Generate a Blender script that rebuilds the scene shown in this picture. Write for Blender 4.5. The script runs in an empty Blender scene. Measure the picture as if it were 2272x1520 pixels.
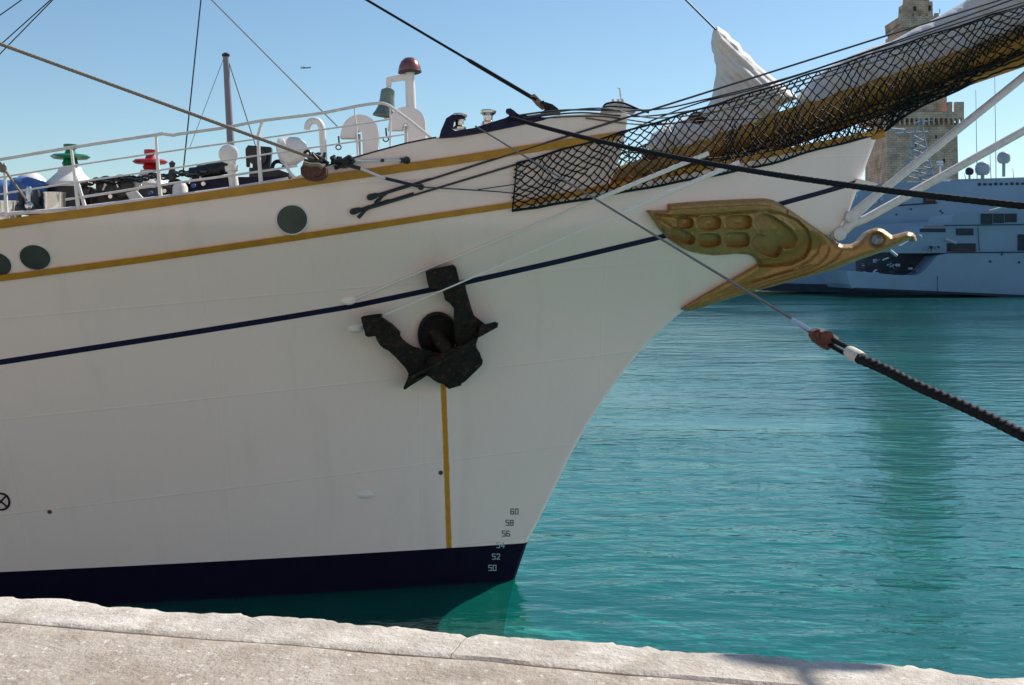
import bpy, bmesh, math, random
import numpy as np
from mathutils import Vector, Matrix
random.seed(7)
R = math.radians
S = bpy.context.scene
COL = S.collection

# ------------------------------------------------------------ camera
F = 2500.0; CX = 1136.0; HY = 590.0; EYE = 5.56
cd = bpy.data.cameras.new('camera'); cam = bpy.data.objects.new('camera', cd); COL.objects.link(cam)
cam.location = (0, 0, EYE); cam.rotation_euler = (R(90), 0, 0)
cd.sensor_width = 36; cd.lens = 36 * F / 2272; cd.shift_y = (HY - 760) / 2272
cd.clip_start = 0.1; cd.clip_end = 20000
S.camera = cam
# ------------------------------------------------------------ light
SUN_EL, SUN_AZ = R(43), R(52)
w = bpy.data.worlds.new('World'); S.world = w; w.use_nodes = True
nt = w.node_tree; sky = nt.nodes.new('ShaderNodeTexSky'); sky.sky_type = 'NISHITA'
sky.sun_disc = False; sky.sun_elevation = SUN_EL; sky.sun_rotation = SUN_AZ
sky.altitude = 0; sky.air_density = 1.0; sky.dust_density = 0.3; sky.ozone_density = 1.0
wb = nt.nodes.new('ShaderNodeVectorMath'); wb.operation = 'MULTIPLY'; wb.inputs[1].default_value = (.80, .94, 1.0)   # the camera's cool white balance
nt.links.new(sky.outputs[0], wb.inputs[0]); nt.links.new(wb.outputs[0], nt.nodes['Background'].inputs[0])
nt.nodes['Background'].inputs[1].default_value = 0.085
sd = Vector((math.sin(SUN_AZ) * math.cos(SUN_EL), math.cos(SUN_AZ) * math.cos(SUN_EL), math.sin(SUN_EL)))
ld = bpy.data.lights.new('sun', 'SUN'); ld.energy = 4.0; ld.angle = R(0.5); ld.color = (1, 0.95, 0.87)
lo = bpy.data.objects.new('sun', ld); COL.objects.link(lo); lo.rotation_euler = sd.to_track_quat('Z', 'Y').to_euler()
lo.location = (20, 20, 40)
S.view_settings.view_transform = 'Standard'; S.view_settings.look = 'None'
S.view_settings.exposure = 0.54; S.view_settings.gamma = 1
S.render.engine = 'CYCLES'

# ------------------------------------------------------------ materials
def mat(name, col, rough=0.5, metal=0.0, var=0.08, scale=4.0, bump=0.0, bscale=None, spec=0.5):
    m = bpy.data.materials.new(name); m.use_nodes = True
    n = m.node_tree.nodes; l = m.node_tree.links; b = n['Principled BSDF']
    b.inputs['Roughness'].default_value = rough; b.inputs['Metallic'].default_value = metal
    b.inputs['Specular IOR Level'].default_value = spec
    tc = n.new('ShaderNodeTexCoord'); no = n.new('ShaderNodeTexNoise')
    no.inputs['Scale'].default_value = scale; no.inputs['Detail'].default_value = 6
    l.new(tc.outputs['Object'], no.inputs['Vector'])
    r = n.new('ShaderNodeMapRange'); r.inputs['From Min'].default_value = .3; r.inputs['From Max'].default_value = .7
    r.inputs['To Min'].default_value = 1 - var; r.inputs['To Max'].default_value = 1 + var
    l.new(no.outputs[0], r.inputs['Value'])
    mx = n.new('ShaderNodeVectorMath'); mx.operation = 'SCALE'; mx.inputs[0].default_value = col[:3]
    l.new(r.outputs[0], mx.inputs['Scale']); l.new(mx.outputs[0], b.inputs['Base Color'])
    if bump:
        n2 = n.new('ShaderNodeTexNoise'); n2.inputs['Scale'].default_value = bscale or scale * 4; n2.inputs['Detail'].default_value = 5
        l.new(tc.outputs['Object'], n2.inputs['Vector'])
        bp = n.new('ShaderNodeBump'); bp.inputs['Strength'].default_value = 1; bp.inputs['Distance'].default_value = bump
        l.new(n2.outputs[0], bp.inputs['Height']); l.new(bp.outputs[0], b.inputs['Normal'])
    return m
WHITE = mat('white_paint', (.78, .77, .74), .35, var=.04, bump=.002, bscale=9)
WHITEG = mat('weathered_white', (.68, .68, .67), .5, var=.1, scale=9)
GOLD = mat('gold_paint', (.44, .215, .018), .45, var=.14, scale=6)
OCHRE = mat('ochre_paint', (.38, .195, .018), .5, var=.2, scale=5)
NAVY = mat('navy_paint', (.013, .014, .045), .4, var=.1, spec=.2)
BLACK = mat('black_iron', (.013, .011, .011), .6, var=.4, scale=14, bump=.006, bscale=30, spec=.25)
DARK = mat('dark_steel', (.02, .024, .028), .4, var=.3, scale=12)
ROPEB = mat('black_rope', (.010, .011, .014), .75, var=.3, scale=40, spec=.2)
NETB = mat('net_cord', (.010, .012, .016), .75, var=.2, scale=30, spec=.2)
WIRE = mat('wire_rope', (.13, .13, .125), .45, .4, var=.2, scale=40)
WIRED = mat('dark_wire', (.03, .034, .04), .5, .2, var=.2, scale=40)
TAN = mat('hemp_rope', (.22, .19, .15), .8, var=.2, scale=60)
CREAM = mat('whipping_cord', (.60, .56, .48), .8, var=.2, scale=60, bump=.004, bscale=90)
GREEN = mat('green_paint', (.005, .17, .075), .3, var=.1)
RED = mat('red_paint', (.42, .015, .02), .3, var=.12)
BLUEC = mat('blue_tarpaulin', (.05, .13, .34), .6, var=.15, bump=.02, bscale=6)
CHROME = mat('polished_steel', (.7, .7, .68), .18, .9, var=.05)
COPPER = mat('copper_dome', (.42, .16, .13), .22, .75, var=.12)
BRONZE = mat('bronze_bell', (.24, .28, .21), .25, .55, var=.12, scale=9)
RUSTB = mat('brown_block', (.085, .028, .02), .6, var=.4, scale=25, bump=.006, bscale=50)
GREYM = mat('grey_mast', (.22, .22, .25), .5)
CANVAS = mat('sail_canvas', (.70, .68, .63), .85, var=.06, scale=3, bump=.02, bscale=7)
CANVAS2 = mat('shaded_sail_canvas', (.58, .58, .57), .85, var=.06, scale=3, bump=.02, bscale=7)  # greyer copy of the sail canvas; the outer sail's shade is in its colour
GLASS = mat('porthole_glass', (.055, .062, .056), .35, var=.2)
SHIPG = mat('warship_grey', (.215, .30, .40), .6, var=.08, scale=.12)
SHIPD = mat('warship_dark', (.02, .03, .045), .7, var=.3, scale=.5)
SHIPL = mat('warship_light', (.30, .36, .42), .6, var=.1, scale=.5)
DOME = mat('radome_white', (.36, .40, .44), .5, var=.05)
BROWN = mat('brown_plate', (.10, .035, .03), .6, var=.3, scale=.6)
MARKD = mat('mark_dark', (.05, .07, .09), .6)
MARKL = mat('mark_light', (.35, .45, .5), .6)
FIG = mat('figurehead_gold', (.34, .20, .063), .38, .3, var=.14, scale=14, bump=.005, bscale=40)

ANCH = mat('anchor_iron', (.014, .0125, .012), .62, var=.5, scale=9, bump=.012, bscale=26, spec=.25)
def _rust():
    n = ANCH.node_tree.nodes; l = ANCH.node_tree.links; b = n['Principled BSDF']; src = b.inputs['Base Color'].links[0].from_socket
    t = n.new('ShaderNodeTexCoord'); q = n.new('ShaderNodeTexNoise'); q.inputs['Scale'].default_value = 13; q.inputs['Detail'].default_value = 7; l.new(t.outputs['Object'], q.inputs['Vector'])
    r = n.new('ShaderNodeMapRange'); r.inputs['From Min'].default_value = .56; r.inputs['From Max'].default_value = .70; l.new(q.outputs[0], r.inputs[0])
    m = n.new('ShaderNodeMix'); m.data_type = 'RGBA'; l.new(r.outputs[0], m.inputs[0]); l.new(src, m.inputs[6]); m.inputs[7].default_value = (.085, .034, .016, 1); l.new(m.outputs[2], b.inputs['Base Color'])
_rust()
def hull_material():
    m = bpy.data.materials.new('hull_paint'); m.use_nodes = True
    n = m.node_tree.nodes; l = m.node_tree.links; b = n['Principled BSDF']
    b.inputs['Roughness'].default_value = .33
    tc = n.new('ShaderNodeTexCoord'); sp = n.new('ShaderNodeSeparateXYZ'); l.new(tc.outputs['Object'], sp.inputs[0])
    def mth(op, a, c=None, clamp=False):
        q = n.new('ShaderNodeMath'); q.operation = op; q.use_clamp = clamp
        for i, v in enumerate((a, c)):
            if v is None: continue
            if isinstance(v, (int, float)): q.inputs[i].default_value = v
            else: l.new(v, q.inputs[i])
        return q.outputs[0]
    def noise(scale, det=5, mp=None):
        q = n.new('ShaderNodeTexNoise'); q.inputs['Scale'].default_value = scale; q.inputs['Detail'].default_value = det
        if mp:
            k = n.new('ShaderNodeMapping'); k.inputs['Scale'].default_value = mp; l.new(tc.outputs['Object'], k.inputs[0]); l.new(k.outputs[0], q.inputs['Vector'])
        else: l.new(tc.outputs['Object'], q.inputs['Vector'])
        return q.outputs[0]
    def mix(fac, c1, c2):
        q = n.new('ShaderNodeMix'); q.data_type = 'RGBA'
        l.new(fac, q.inputs[0])
        for i, v in ((6, c1), (7, c2)):
            if isinstance(v, tuple): q.inputs[i].default_value = v
            else: l.new(v, q.inputs[i])
        return q.outputs[2]
    x, z = sp.outputs[0], sp.outputs[2]
    big = noise(.5); fine = noise(3.5)
    c = mix(mth('MULTIPLY', mth('SUBTRACT', big, .35), 1.6, True), (.88, .75, .72, 1), (.915, .78, .745, 1))
    # faint vertical run marks
    runs = noise(1.0, 4, (2.6, 1, .12))
    c = mix(mth('MULTIPLY', mth('SUBTRACT', runs, .56), 1.1, True), c, (.60, .56, .50, 1))
    # rust streak under the anchor
    x0 = mth('ADD', mth('MULTIPLY', z, RUST[1]), RUST[0])
    dx = mth('ABSOLUTE', mth('SUBTRACT', x, x0))
    wd = mth('ADD', mth('MULTIPLY', noise(1.0, 4, (0, 0, 4)), .045), .030)
    f = mth('SUBTRACT', 1, mth('DIVIDE', dx, wd)); f = mth('MULTIPLY', f, 3.2, True)
    f = mth('MULTIPLY', f, mth('LESS_THAN', z, RUST[2]))
    c = mix(f, c, mix(noise(9), (.42, .15, .004, 1), (.74, .36, .02, 1)))
    # small rust spots
    for (sx, sz, r) in SPOTS:
        ddx = mth('SUBTRACT', x, sx); ddz = mth('SUBTRACT', z, sz)
        d = mth('SQRT', mth('ADD', mth('MULTIPLY', ddx, ddx), mth('MULTIPLY', ddz, ddz)))
        g = mth('MULTIPLY', mth('SUBTRACT', 1, mth('DIVIDE', d, r)), 2.5, True)
        c = mix(g, c, (.10, .035, .02, 1))
    low = mth('LESS_THAN', z, BOOT)
    c = mix(low, c, mix(fine, (.006, .005, .017, 1), (.011, .009, .028, 1)))
    l.new(c, b.inputs['Base Color']); l.new(mth('SUBTRACT', .5, mth('MULTIPLY', low, .42)), b.inputs['Specular IOR Level'])
    # plating: faint dents and welded strakes
    bp = n.new('ShaderNodeBump'); bp.inputs['Distance'].default_value = .022; bp.inputs['Strength'].default_value = .8
    wz = mth('ADD', z, mth('MULTIPLY', x, -.085))
    s1 = mth('ABSOLUTE', mth('SUBTRACT', mth('FRACT', mth('MULTIPLY', wz, 1 / 1.55)), .5))
    seam = mth('MULTIPLY', mth('SUBTRACT', .012, s1), 60, True)
    s2 = mth('ABSOLUTE', mth('SUBTRACT', mth('FRACT', mth('MULTIPLY', x, 1 / 3.1)), .5))
    seam2 = mth('MULTIPLY', mth('SUBTRACT', .004, s2), 150, True)
    seam = mth('MULTIPLY', seam, mth('GREATER_THAN', z, BOOT))
    hgt = mth('ADD', mth('MULTIPLY', noise(.9, 3), .9), mth('ADD', mth('MULTIPLY', noise(14, 4), .12), mth('ADD', mth('MULTIPLY', seam, .34), mth('MULTIPLY', seam2, .22))))
    l.new(hgt, bp.inputs['Height']); l.new(bp.outputs[0], b.inputs['Normal'])
    return m

# ------------------------------------------------------------ object helpers
ORG = {}
def tag(o, label=None, cat=None, group=None, kind=None):
    if label: o['label'] = label
    if cat: o['category'] = cat
    if group: o['group'] = group
    if kind: o['kind'] = kind
    return o
def thing(name, label, cat, loc, group=None):
    o = bpy.data.objects.new(name, None); COL.objects.link(o); o.location = loc; o.empty_display_size = .2
    ORG[o.name] = Vector(loc); return tag(o, label, cat, group)
def mk(name, bm, m, parent=None, smooth=True, label=None, org=None):
    me = bpy.data.meshes.new(name)
    bmesh.ops.recalc_face_normals(bm, faces=bm.faces)
    if parent is not None: org = ORG[parent.name]
    elif org is None:
        cs = [v.co for v in bm.verts]
        org = Vector(((min(c.x for c in cs) + max(c.x for c in cs)) / 2, (min(c.y for c in cs) + max(c.y for c in cs)) / 2, min(c.z for c in cs)))
    bmesh.ops.translate(bm, verts=bm.verts, vec=-Vector(org))
    bm.to_mesh(me); bm.free()
    me.materials.append(m)
    if smooth:
        me.polygons.foreach_set('use_smooth', [True] * len(me.polygons))
        try: me.set_sharp_from_angle(angle=R(38))
        except Exception: pass
    o = bpy.data.objects.new(name, me); COL.objects.link(o)
    if parent is not None: o.parent = parent
    else: o.location = org
    ORG[o.name] = Vector(org)
    if label: o['label'] = label
    return o
def mks(name, bm, m, parent=None, smooth=True):      # every separate piece becomes an object of its own
    bm.verts.index_update(); seen = set(); out = []
    for v in bm.verts:
        if v.index in seen: continue
        st = [v]; comp = []; seen.add(v.index)
        while st:
            c = st.pop(); comp.append(c)
            for e in c.link_edges:
                o2 = e.other_vert(c)
                if o2.index not in seen: seen.add(o2.index); st.append(o2)
        q = bmesh.new(); mp = {c: q.verts.new(c.co) for c in comp}; cs = set(comp)
        for f in {f for c in comp for f in c.link_faces}: q.faces.new([mp[x] for x in f.verts])
        out.append(mk(name, q, m, parent, smooth))
    bm.free(); return out
def W(px, py, Y): return Vector(((px - CX) / F * Y, Y, EYE - (py - HY) / F * Y))
def newbm(): return bmesh.new()
def frames(pts):
    out = []; up = None
    for i, p in enumerate(pts):
        t = (pts[min(i + 1, len(pts) - 1)] - pts[max(i - 1, 0)]).normalized()
        if up is None:
            up = Vector((0, 0, 1)) if abs(t.z) < .9 else Vector((1, 0, 0))
        a = (up - t * up.dot(t))
        if a.length < 1e-6: a = t.orthogonal()
        a.normalize(); up = a; out.append((a, t.cross(a)))
    return out
def tube(bm, pts, r, n=6, cap=True, lobes=0, pitch=.3):
    pts = [Vector(p) for p in pts]; fr = frames(pts); rings = []; s = 0
    for i, p in enumerate(pts):
        if i: s += (p - pts[i - 1]).length
        rr = r[i] if isinstance(r, (list, tuple)) else r
        a, b = fr[i]; ring = []
        for k in range(n):
            th = 2 * math.pi * k / n; q = rr
            if lobes: q = rr * (1 - .20 * (1 - abs(math.cos(lobes * .5 * (th - 2 * math.pi * s / pitch)))) * 1.3)
            ring.append(bm.verts.new(p + a * (math.cos(th) * q) + b * (math.sin(th) * q)))
        rings.append(ring)
    for i in range(len(rings) - 1):
        for k in range(n):
            bm.faces.new((rings[i][k], rings[i][(k + 1) % n], rings[i + 1][(k + 1) % n], rings[i + 1][k]))
    if cap and n > 2:
        bm.faces.new(rings[0][::-1]); bm.faces.new(rings[-1])
    return bm
def smoothpts(pts, k=6):
    P = [Vector(p) for p in pts]; out = []
    for i in range(len(P) - 1):
        p0 = P[max(i - 1, 0)]; p1 = P[i]; p2 = P[i + 1]; p3 = P[min(i + 2, len(P) - 1)]
        for j in range(k):
            t = j / k
            out.append(.5 * ((2 * p1) + (p2 - p0) * t + (2 * p0 - 5 * p1 + 4 * p2 - p3) * t * t + (3 * p1 - p0 - 3 * p2 + p3) * t ** 3))
    out.append(P[-1]); return out
def line(a, b, n=20, sag=0):
    a = Vector(a); b = Vector(b); out = []
    for i in range(n + 1):
        t = i / n; p = a.lerp(b, t); p.z -= sag * 4 * t * (1 - t); out.append(p)
    return out
def lathe(bm, prof, c, axis=(0, 0, 1), n=20):
    c = Vector(c); ax = Vector(axis).normalized(); a = ax.orthogonal().normalized(); b = ax.cross(a); rings = []
    for (r, h) in prof:
        if r < 1e-5: rings.append([bm.verts.new(c + ax * h)]); continue
        rings.append([bm.verts.new(c + ax * h + a * (math.cos(2 * math.pi * k / n) * r) + b * (math.sin(2 * math.pi * k / n) * r)) for k in range(n)])
    for i in range(len(rings) - 1):
        A, B = rings[i], rings[i + 1]
        for k in range(n):
            k2 = (k + 1) % n
            if len(A) == 1 and len(B) == 1: continue
            if len(A) == 1: bm.faces.new((A[0], B[k2], B[k]))
            elif len(B) == 1: bm.faces.new((A[k], A[k2], B[0]))
            else: bm.faces.new((A[k], A[k2], B[k2], B[k]))
    if len(rings[0]) > 1: bm.faces.new(rings[0][::-1])
    if len(rings[-1]) > 1: bm.faces.new(rings[-1])
    return bm
def box(bm, lo, hi, bev=0):
    x0, y0, z0 = lo; x1, y1, z1 = hi
    t = newbm()
    v = [t.verts.new(p) for p in ((x0, y0, z0), (x1, y0, z0), (x1, y1, z0), (x0, y1, z0), (x0, y0, z1), (x1, y0, z1), (x1, y1, z1), (x0, y1, z1))]
    for f in ((0, 1, 2, 3), (4, 5, 6, 7), (0, 1, 5, 4), (1, 2, 6, 5), (2, 3, 7, 6), (3, 0, 4, 7)): t.faces.new([v[i] for i in f])
    if bev: bmesh.ops.bevel(t, geom=t.edges[:], offset=bev, segments=2, affect='EDGES')
    join(bm, t); return bm
def join(bm, t):
    me = bpy.data.meshes.new('tmp'); t.to_mesh(me); t.free(); bm.from_mesh(me); bpy.data.meshes.remove(me)
def pbox(bm, x0, y0, x1, y1, Y, dep, bev=0):      # a box whose front face spans these picture bounds at distance Y
    a = W(x0, y1, Y); b = W(x1, y0, Y); return box(bm, (a.x, Y, a.z), (b.x, Y + dep, b.z), bev)
def ext(bm, pts, Yf, dep, bev=0):                  # outline with its own distance and thickness; Yf: number or function of (x, z)
    t = newbm(); fr = []; bk = []
    for (px, py) in pts:
        Y = Yf(px, py) if callable(Yf) else Yf
        p = W(px, py, Y); fr.append(t.verts.new(p)); bk.append(t.verts.new((p.x, p.y + dep, p.z)))
    n = len(fr); f0 = t.faces.new(fr); t.faces.new(bk[::-1])
    for i in range(n): t.faces.new((fr[i], bk[i], bk[(i + 1) % n], fr[(i + 1) % n]))
    if bev: bmesh.ops.bevel(t, geom=list(f0.edges), offset=bev, segments=2, affect='EDGES')
    bmesh.ops.recalc_face_normals(t, faces=t.faces)
    bmesh.ops.triangulate(t, faces=[f for f in t.faces if len(f.verts) > 4])
    join(bm, t); return bm
# polygon utilities (numpy)
def inpoly(px, py, P):
    P = np.asarray(P, float); r = np.zeros(px.shape, bool); j = len(P) - 1
    for i in range(len(P)):
        xi, yi = P[i]; xj, yj = P[j]
        c = ((yi > py) != (yj > py)) & (px < (xj - xi) * (py - yi) / ((yj - yi) + 1e-12) + xi)
        r ^= c; j = i
    return r
def pdist(px, py, P, closed=True):
    P = np.asarray(P, float); best = np.full(px.shape, 1e9); bx = np.zeros(px.shape); by = np.zeros(px.shape)
    m = len(P) if closed else len(P) - 1
    for i in range(m):
        a = P[i]; b = P[(i + 1) % len(P)]; d = b - a; L = d @ d + 1e-12
        t = np.clip(((px - a[0]) * d[0] + (py - a[1]) * d[1]) / L, 0, 1)
        qx = a[0] + t * d[0]; qy = a[1] + t * d[1]; dd = np.hypot(px - qx, py - qy)
        k = dd < best; best = np.where(k, dd, best); bx = np.where(k, qx, bx); by = np.where(k, qy, by)
    return best, bx, by
def relief(bm, P, cell, front, back, holes=()):
    """solid body from an outline: front(px,py,d)->Y, back(px,py,d,Yfront)->Y ; d = distance from the edge"""
    P = np.asarray(P, float); x0, y0 = P.min(0) - cell; x1, y1 = P.max(0) + cell
    gx = np.arange(x0, x1 + cell, cell); gy = np.arange(y0, y1 + cell, cell)
    X, Yg = np.meshgrid(gx, gy, indexing='ij')
    cx = X[:-1, :-1] + cell / 2; cy = Yg[:-1, :-1] + cell / 2
    K = inpoly(cx, cy, P)
    for h in holes: K &= ~inpoly(cx, cy, h)
    n, m = X.shape
    Kp = np.zeros((n + 1, m + 1), bool); Kp[1:-1, 1:-1] = K
    cnt = Kp[:-1, :-1].astype(int) + Kp[1:, :-1] + Kp[:-1, 1:] + Kp[1:, 1:]
    used = cnt > 0; bnd = used & (cnt < 4)
    d, qx, qy = pdist(X, Yg, P)
    for h in holes:
        d2, hx, hy = pdist(X, Yg, h); k = d2 < d
        d = np.where(k, d2, d); qx = np.where(k, hx, qx); qy = np.where(k, hy, qy)
    X = np.where(bnd, qx, X); Yg = np.where(bnd, qy, Yg); d = np.where(bnd, 0, d)
    Yf = front(X, Yg, d); Yb = back(X, Yg, d, Yf)
    wx = (X - CX) / F * Yf; wz = EYE - (Yg - HY) / F * Yf
    fv = {}; bv = {}
    for i in range(n):
        for j in range(m):
            if used[i, j]:
                fv[i, j] = bm.verts.new((wx[i, j], Yf[i, j], wz[i, j])); bv[i, j] = bm.verts.new((wx[i, j], Yb[i, j], wz[i, j]))
    def q(a, b, c, e):
        try: bm.faces.new((a, b, c, e))
        except ValueError: pass
    for i in range(n - 1):
        for j in range(m - 1):
            if not K[i, j]: continue
            q(fv[i, j], fv[i + 1, j], fv[i + 1, j + 1], fv[i, j + 1])
            q(bv[i, j + 1], bv[i + 1, j + 1], bv[i + 1, j], bv[i, j])
            for (di, dj, a, b) in ((-1, 0, (i, j), (i, j + 1)), (1, 0, (i + 1, j), (i + 1, j + 1)), (0, -1, (i, j), (i + 1, j)), (0, 1, (i, j + 1), (i + 1, j + 1))):
                ii, jj = i + di, j + dj
                if not (0 <= ii < n - 1 and 0 <= jj < m - 1) or not K[ii, jj]:
                    q(fv[a], fv[b], bv[b], bv[a])
    return bm
def rnd(d, D): u = np.clip(d / D, 0, 1); return np.sqrt(np.clip(1 - (1 - u) ** 2, 0, 1))

# ------------------------------------------------------------ ship form
YC = 20.0
stem_px = [(1118, 1400), (1127, 1345), (1142, 1285), (1170, 1203), (1200, 1145), (1231, 1082), (1266, 1008), (1306, 938), (1352, 868), (1400, 803), (1452, 744), (1514, 690),
           (1590, 642), (1680, 594), (1780, 548), (1862, 512), (1885, 468), (1908, 404), (1948, 296), (1975, 225), (2000, 150)]
SZ = np.array([EYE - (y - HY) / F * YC for x, y in stem_px]); SX = np.array([(x - CX) / F * YC for x, y in stem_px])
def xs(z): return np.interp(z, SZ, SX)
BEAM = 5.6
def hb(x, z):
    s = np.maximum(xs(z) - x, 0); k = .045 + .07 * np.clip(z / 7.5, 0, 1.15) ** 1.2
    return BEAM * (1 - np.exp(-k * s)) + .07 * np.clip(s / .06, 0, 1)
def hY(x, z): return YC - hb(x, z)
def pxY(px, py):                       # distance of the hull side seen at a picture point (ray marched onto the real surface)
    px = np.asarray(px, float); py = np.asarray(py, float); Y = np.full(np.broadcast(px, py).shape, 18.0)
    for _ in range(40):
        Y = .5 * Y + .5 * hY((px - CX) / F * Y, EYE - (py - HY) / F * Y)
    return Y
def H(px, py, off=0.0):                # point on the hull side, pushed out by off
    return W(px, py, float(pxY(px, py)) - off)
def hn(p):                             # outward normal
    e = .02; gx = (hY(p.x + e, p.z) - hY(p.x - e, p.z)) / (2 * e); gz = (hY(p.x, p.z + e) - hY(p.x, p.z - e)) / (2 * e)
    return Vector((gx, -1, gz)).normalized()
def hug(p, off=.04):                  # keep a line outside the ship's side
    px = CX + p.x / p.y * F; py = HY - (p.z - EYE) / p.y * F
    if px < 1392 or py > np.interp(px, [1392, 1550, 1700, 1948], [404, 374, 345, 294]):
        Yh = float(pxY(px, py)) - off
        if p.y > Yh and px < 1940: return W(px, py, Yh)
    return p
def curve(pts):                        # picture points of a line on the hull -> z as a function of x
    ps = [H(*p) for p in pts]; X = np.array([p.x for p in ps]); Z = np.array([p.z for p in ps]); o = np.argsort(X); X = X[o]; Z = Z[o]
    def f(x):
        y = np.interp(x, X, Z)
        y = np.where(np.asarray(x) < X[0], Z[0] + (np.asarray(x) - X[0]) * (Z[2] - Z[0]) / (X[2] - X[0]) * .6, y)
        return np.where(np.asarray(x) > X[-1], Z[-1] + (np.asarray(x) - X[-1]) * (Z[-1] - Z[-3]) / (X[-1] - X[-3]), y)
    return f
g1 = curve([(0, 498), (100, 484), (190, 473), (320, 455), (440, 438), (560, 421), (680, 404), (840, 381), (1000, 358), (1180, 330), (1370, 302)])   # upper gold line (deck edge)
g2 = curve([(0, 618), (160, 597), (320, 576), (480, 553), (640, 530), (800, 506), (960, 481), (1160, 452), (1280, 430), (1400, 404), (1550, 374), (1700, 345), (1830, 318), (1948, 294)])
gb = curve([(0, 804), (200, 773), (400, 742), (600, 710), (780, 680), (900, 655), (1040, 625), (1240, 580), (1450, 530), (1600, 490), (1740, 450), (1820, 428), (1900, 405)])
top1 = curve([(0, 491), (190, 466), (440, 430), (560, 413), (640, 399), (690, 378), (740, 363), (830, 337), (900, 318), (960, 306), (1000, 302), (1080, 285), (1170, 266), (1240, 256), (1320, 252), (1395, 250)])
BOOT = .66
_a = H(984, 868); _b = H(996, 1207)
_k = (_a.x - _b.x) / (_a.z - _b.z)
RUST = (_a.x - _k * _a.z, _k, _a.z + .35)
SPOTS = [(H(978, 1049).x, H(978, 1049).z, .05), (H(110, 1136).x, H(110, 1136).z, .045)]
HULLM = hull_material()
XL = -24.0
ship = thing('sailing_ship', 'large white sailing ship with gold and blue lines and a gilded bird at its bow', 'sailing ship', (0, 0, 0))
# shell below the lower gold line
def shell():
    bm = newbm(); NV, NU = 110, 170; zb = -4.6
    for side in (1, -1):
        G = []
        for j in range(NV + 1):
            v = j / NV; xe = 3.0
            for _ in range(60): xe = .6 * xe + .4 * float(xs(zb + (float(g2(xe)) - zb) * v))
            row = []
            for i in range(NU + 1):
                u = 1 - (1 - i / NU) ** 1.6
                x = XL + (xe - XL) * u; z = zb + (float(g2(x)) - zb) * v
                h = float(hb(x, z)) if i < NU else 0.0
                row.append(bm.verts.new((x, YC - side * h, z)))
            G.append(row)
        for j in range(NV):
            for i in range(NU): bm.faces.new((G[j][i], G[j][i + 1], G[j + 1][i + 1], G[j + 1][i]))
    bmesh.ops.remove_doubles(bm, verts=bm.verts, dist=.0005)
    return bm
mk('hull', shell(), HULLM, ship)
# forecastle side above the lower gold line, with its own plate thickness
def bulwark():
    bm = newbm(); NU, NV = 150, 12
    xt = H(1392, 250).x; xb = H(1350, 412).x
    for side in (1, -1):
        G = []; I = []
        for j in range(NV + 1):
            v = j / NV; xe = xb + (xt - xb) * (1 - (1 - v) ** 2.0); r1 = []; r2 = []
            for i in range(NU + 1):
                x = XL + (xe - XL) * (1 - (1 - i / NU) ** 1.3); zt = float(top1(x)); z0 = float(g2(x)) ; z = z0 + (zt - z0) * v
                h = float(hb(x, z)); r1.append(bm.verts.new((x, YC - side * h, z))); r2.append(bm.verts.new((x, YC - side * (h - .14), z)))
            G.append(r1); I.append(r2)
        for j in range(NV):
            for i in range(NU):
                bm.faces.new((G[j][i], G[j][i + 1], G[j + 1][i + 1], G[j + 1][i])); bm.faces.new((I[j][i], I[j + 1][i], I[j + 1][i + 1], I[j][i + 1]))
            bm.faces.new((G[j][NU], I[j][NU], I[j + 1][NU], G[j + 1][NU]))
        for i in range(NU): bm.faces.new((G[NV][i], G[NV][i + 1], I[NV][i + 1], I[NV][i]))
    return bm
mk('bulwark', bulwark(), HULLM, ship)
def deck():
    bm = newbm(); xf = H(1350, 412).x
    for (x0, x1, fn, dz) in ((XL, xf, g1, -.06), (xf, 6.3, g2, -.10)):
        prev = None
        for i in range(61):
            x = x0 + (x1 - x0) * i / 60; z = float(fn(x)) + dz; h = max(float(hb(x, z)) - .02, .01)
            cur = (bm.verts.new((x, YC - h, z)), bm.verts.new((x, YC + h, z)))
            if prev: bm.faces.new((prev[0], cur[0], cur[1], prev[1]))
            prev = cur
    x = xf; z0 = float(g2(x)) - .1; z1 = float(g1(x)) - .06      # step between the two decks
    v = [bm.verts.new(p) for p in ((x, YC - float(hb(x, z0)) + .02, z0), (x, YC + float(hb(x, z0)) - .02, z0), (x, YC + float(hb(x, z1)) - .02, z1), (x, YC - float(hb(x, z1)) + .02, z1))]
    bm.faces.new(v)
    return bm
mk('deck', deck(), mat('teak_deck', (.20, .15, .10), .7, var=.2), ship, smooth=False)
def strake(name, fn, x0, x1, wz, th, m, dz=0.0, n=160):
    bm = newbm()
    for side in (1, -1):
        prev = None
        for i in range(n + 1):
            x = x0 + (x1 - x0) * i / n; zc = float(fn(x)) + dz; q = []
            for z in (zc - wz / 2, zc + wz / 2):
                h = float(hb(x, z)); q.append((x, YC - side * (h + th), z)); q.append((x, YC - side * (h - .03), z))
            cur = [bm.verts.new(p) for p in q]       # lo-out lo-in hi-out hi-in
            if prev:
                for a, b in ((0, 2), (0, 1), (2, 3)): bm.faces.new((prev[a], cur[a], cur[b], prev[b]))
            else: bm.faces.new((cur[0], cur[1], cur[3], cur[2]))
            prev = cur
        bm.faces.new((prev[0], prev[1], prev[3], prev[2]))
    return (mks if name == 'bulwark_edge' else mk)(name, bm, m, ship)
strake('gold_line', g1, XL, H(1370, 302).x, .118, .05, GOLD)
strake('gold_line', g2, XL, 6.42, .088, .05, GOLD)
strake('blue_line', gb, XL, 6.05, .085, .006, NAVY)
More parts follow.
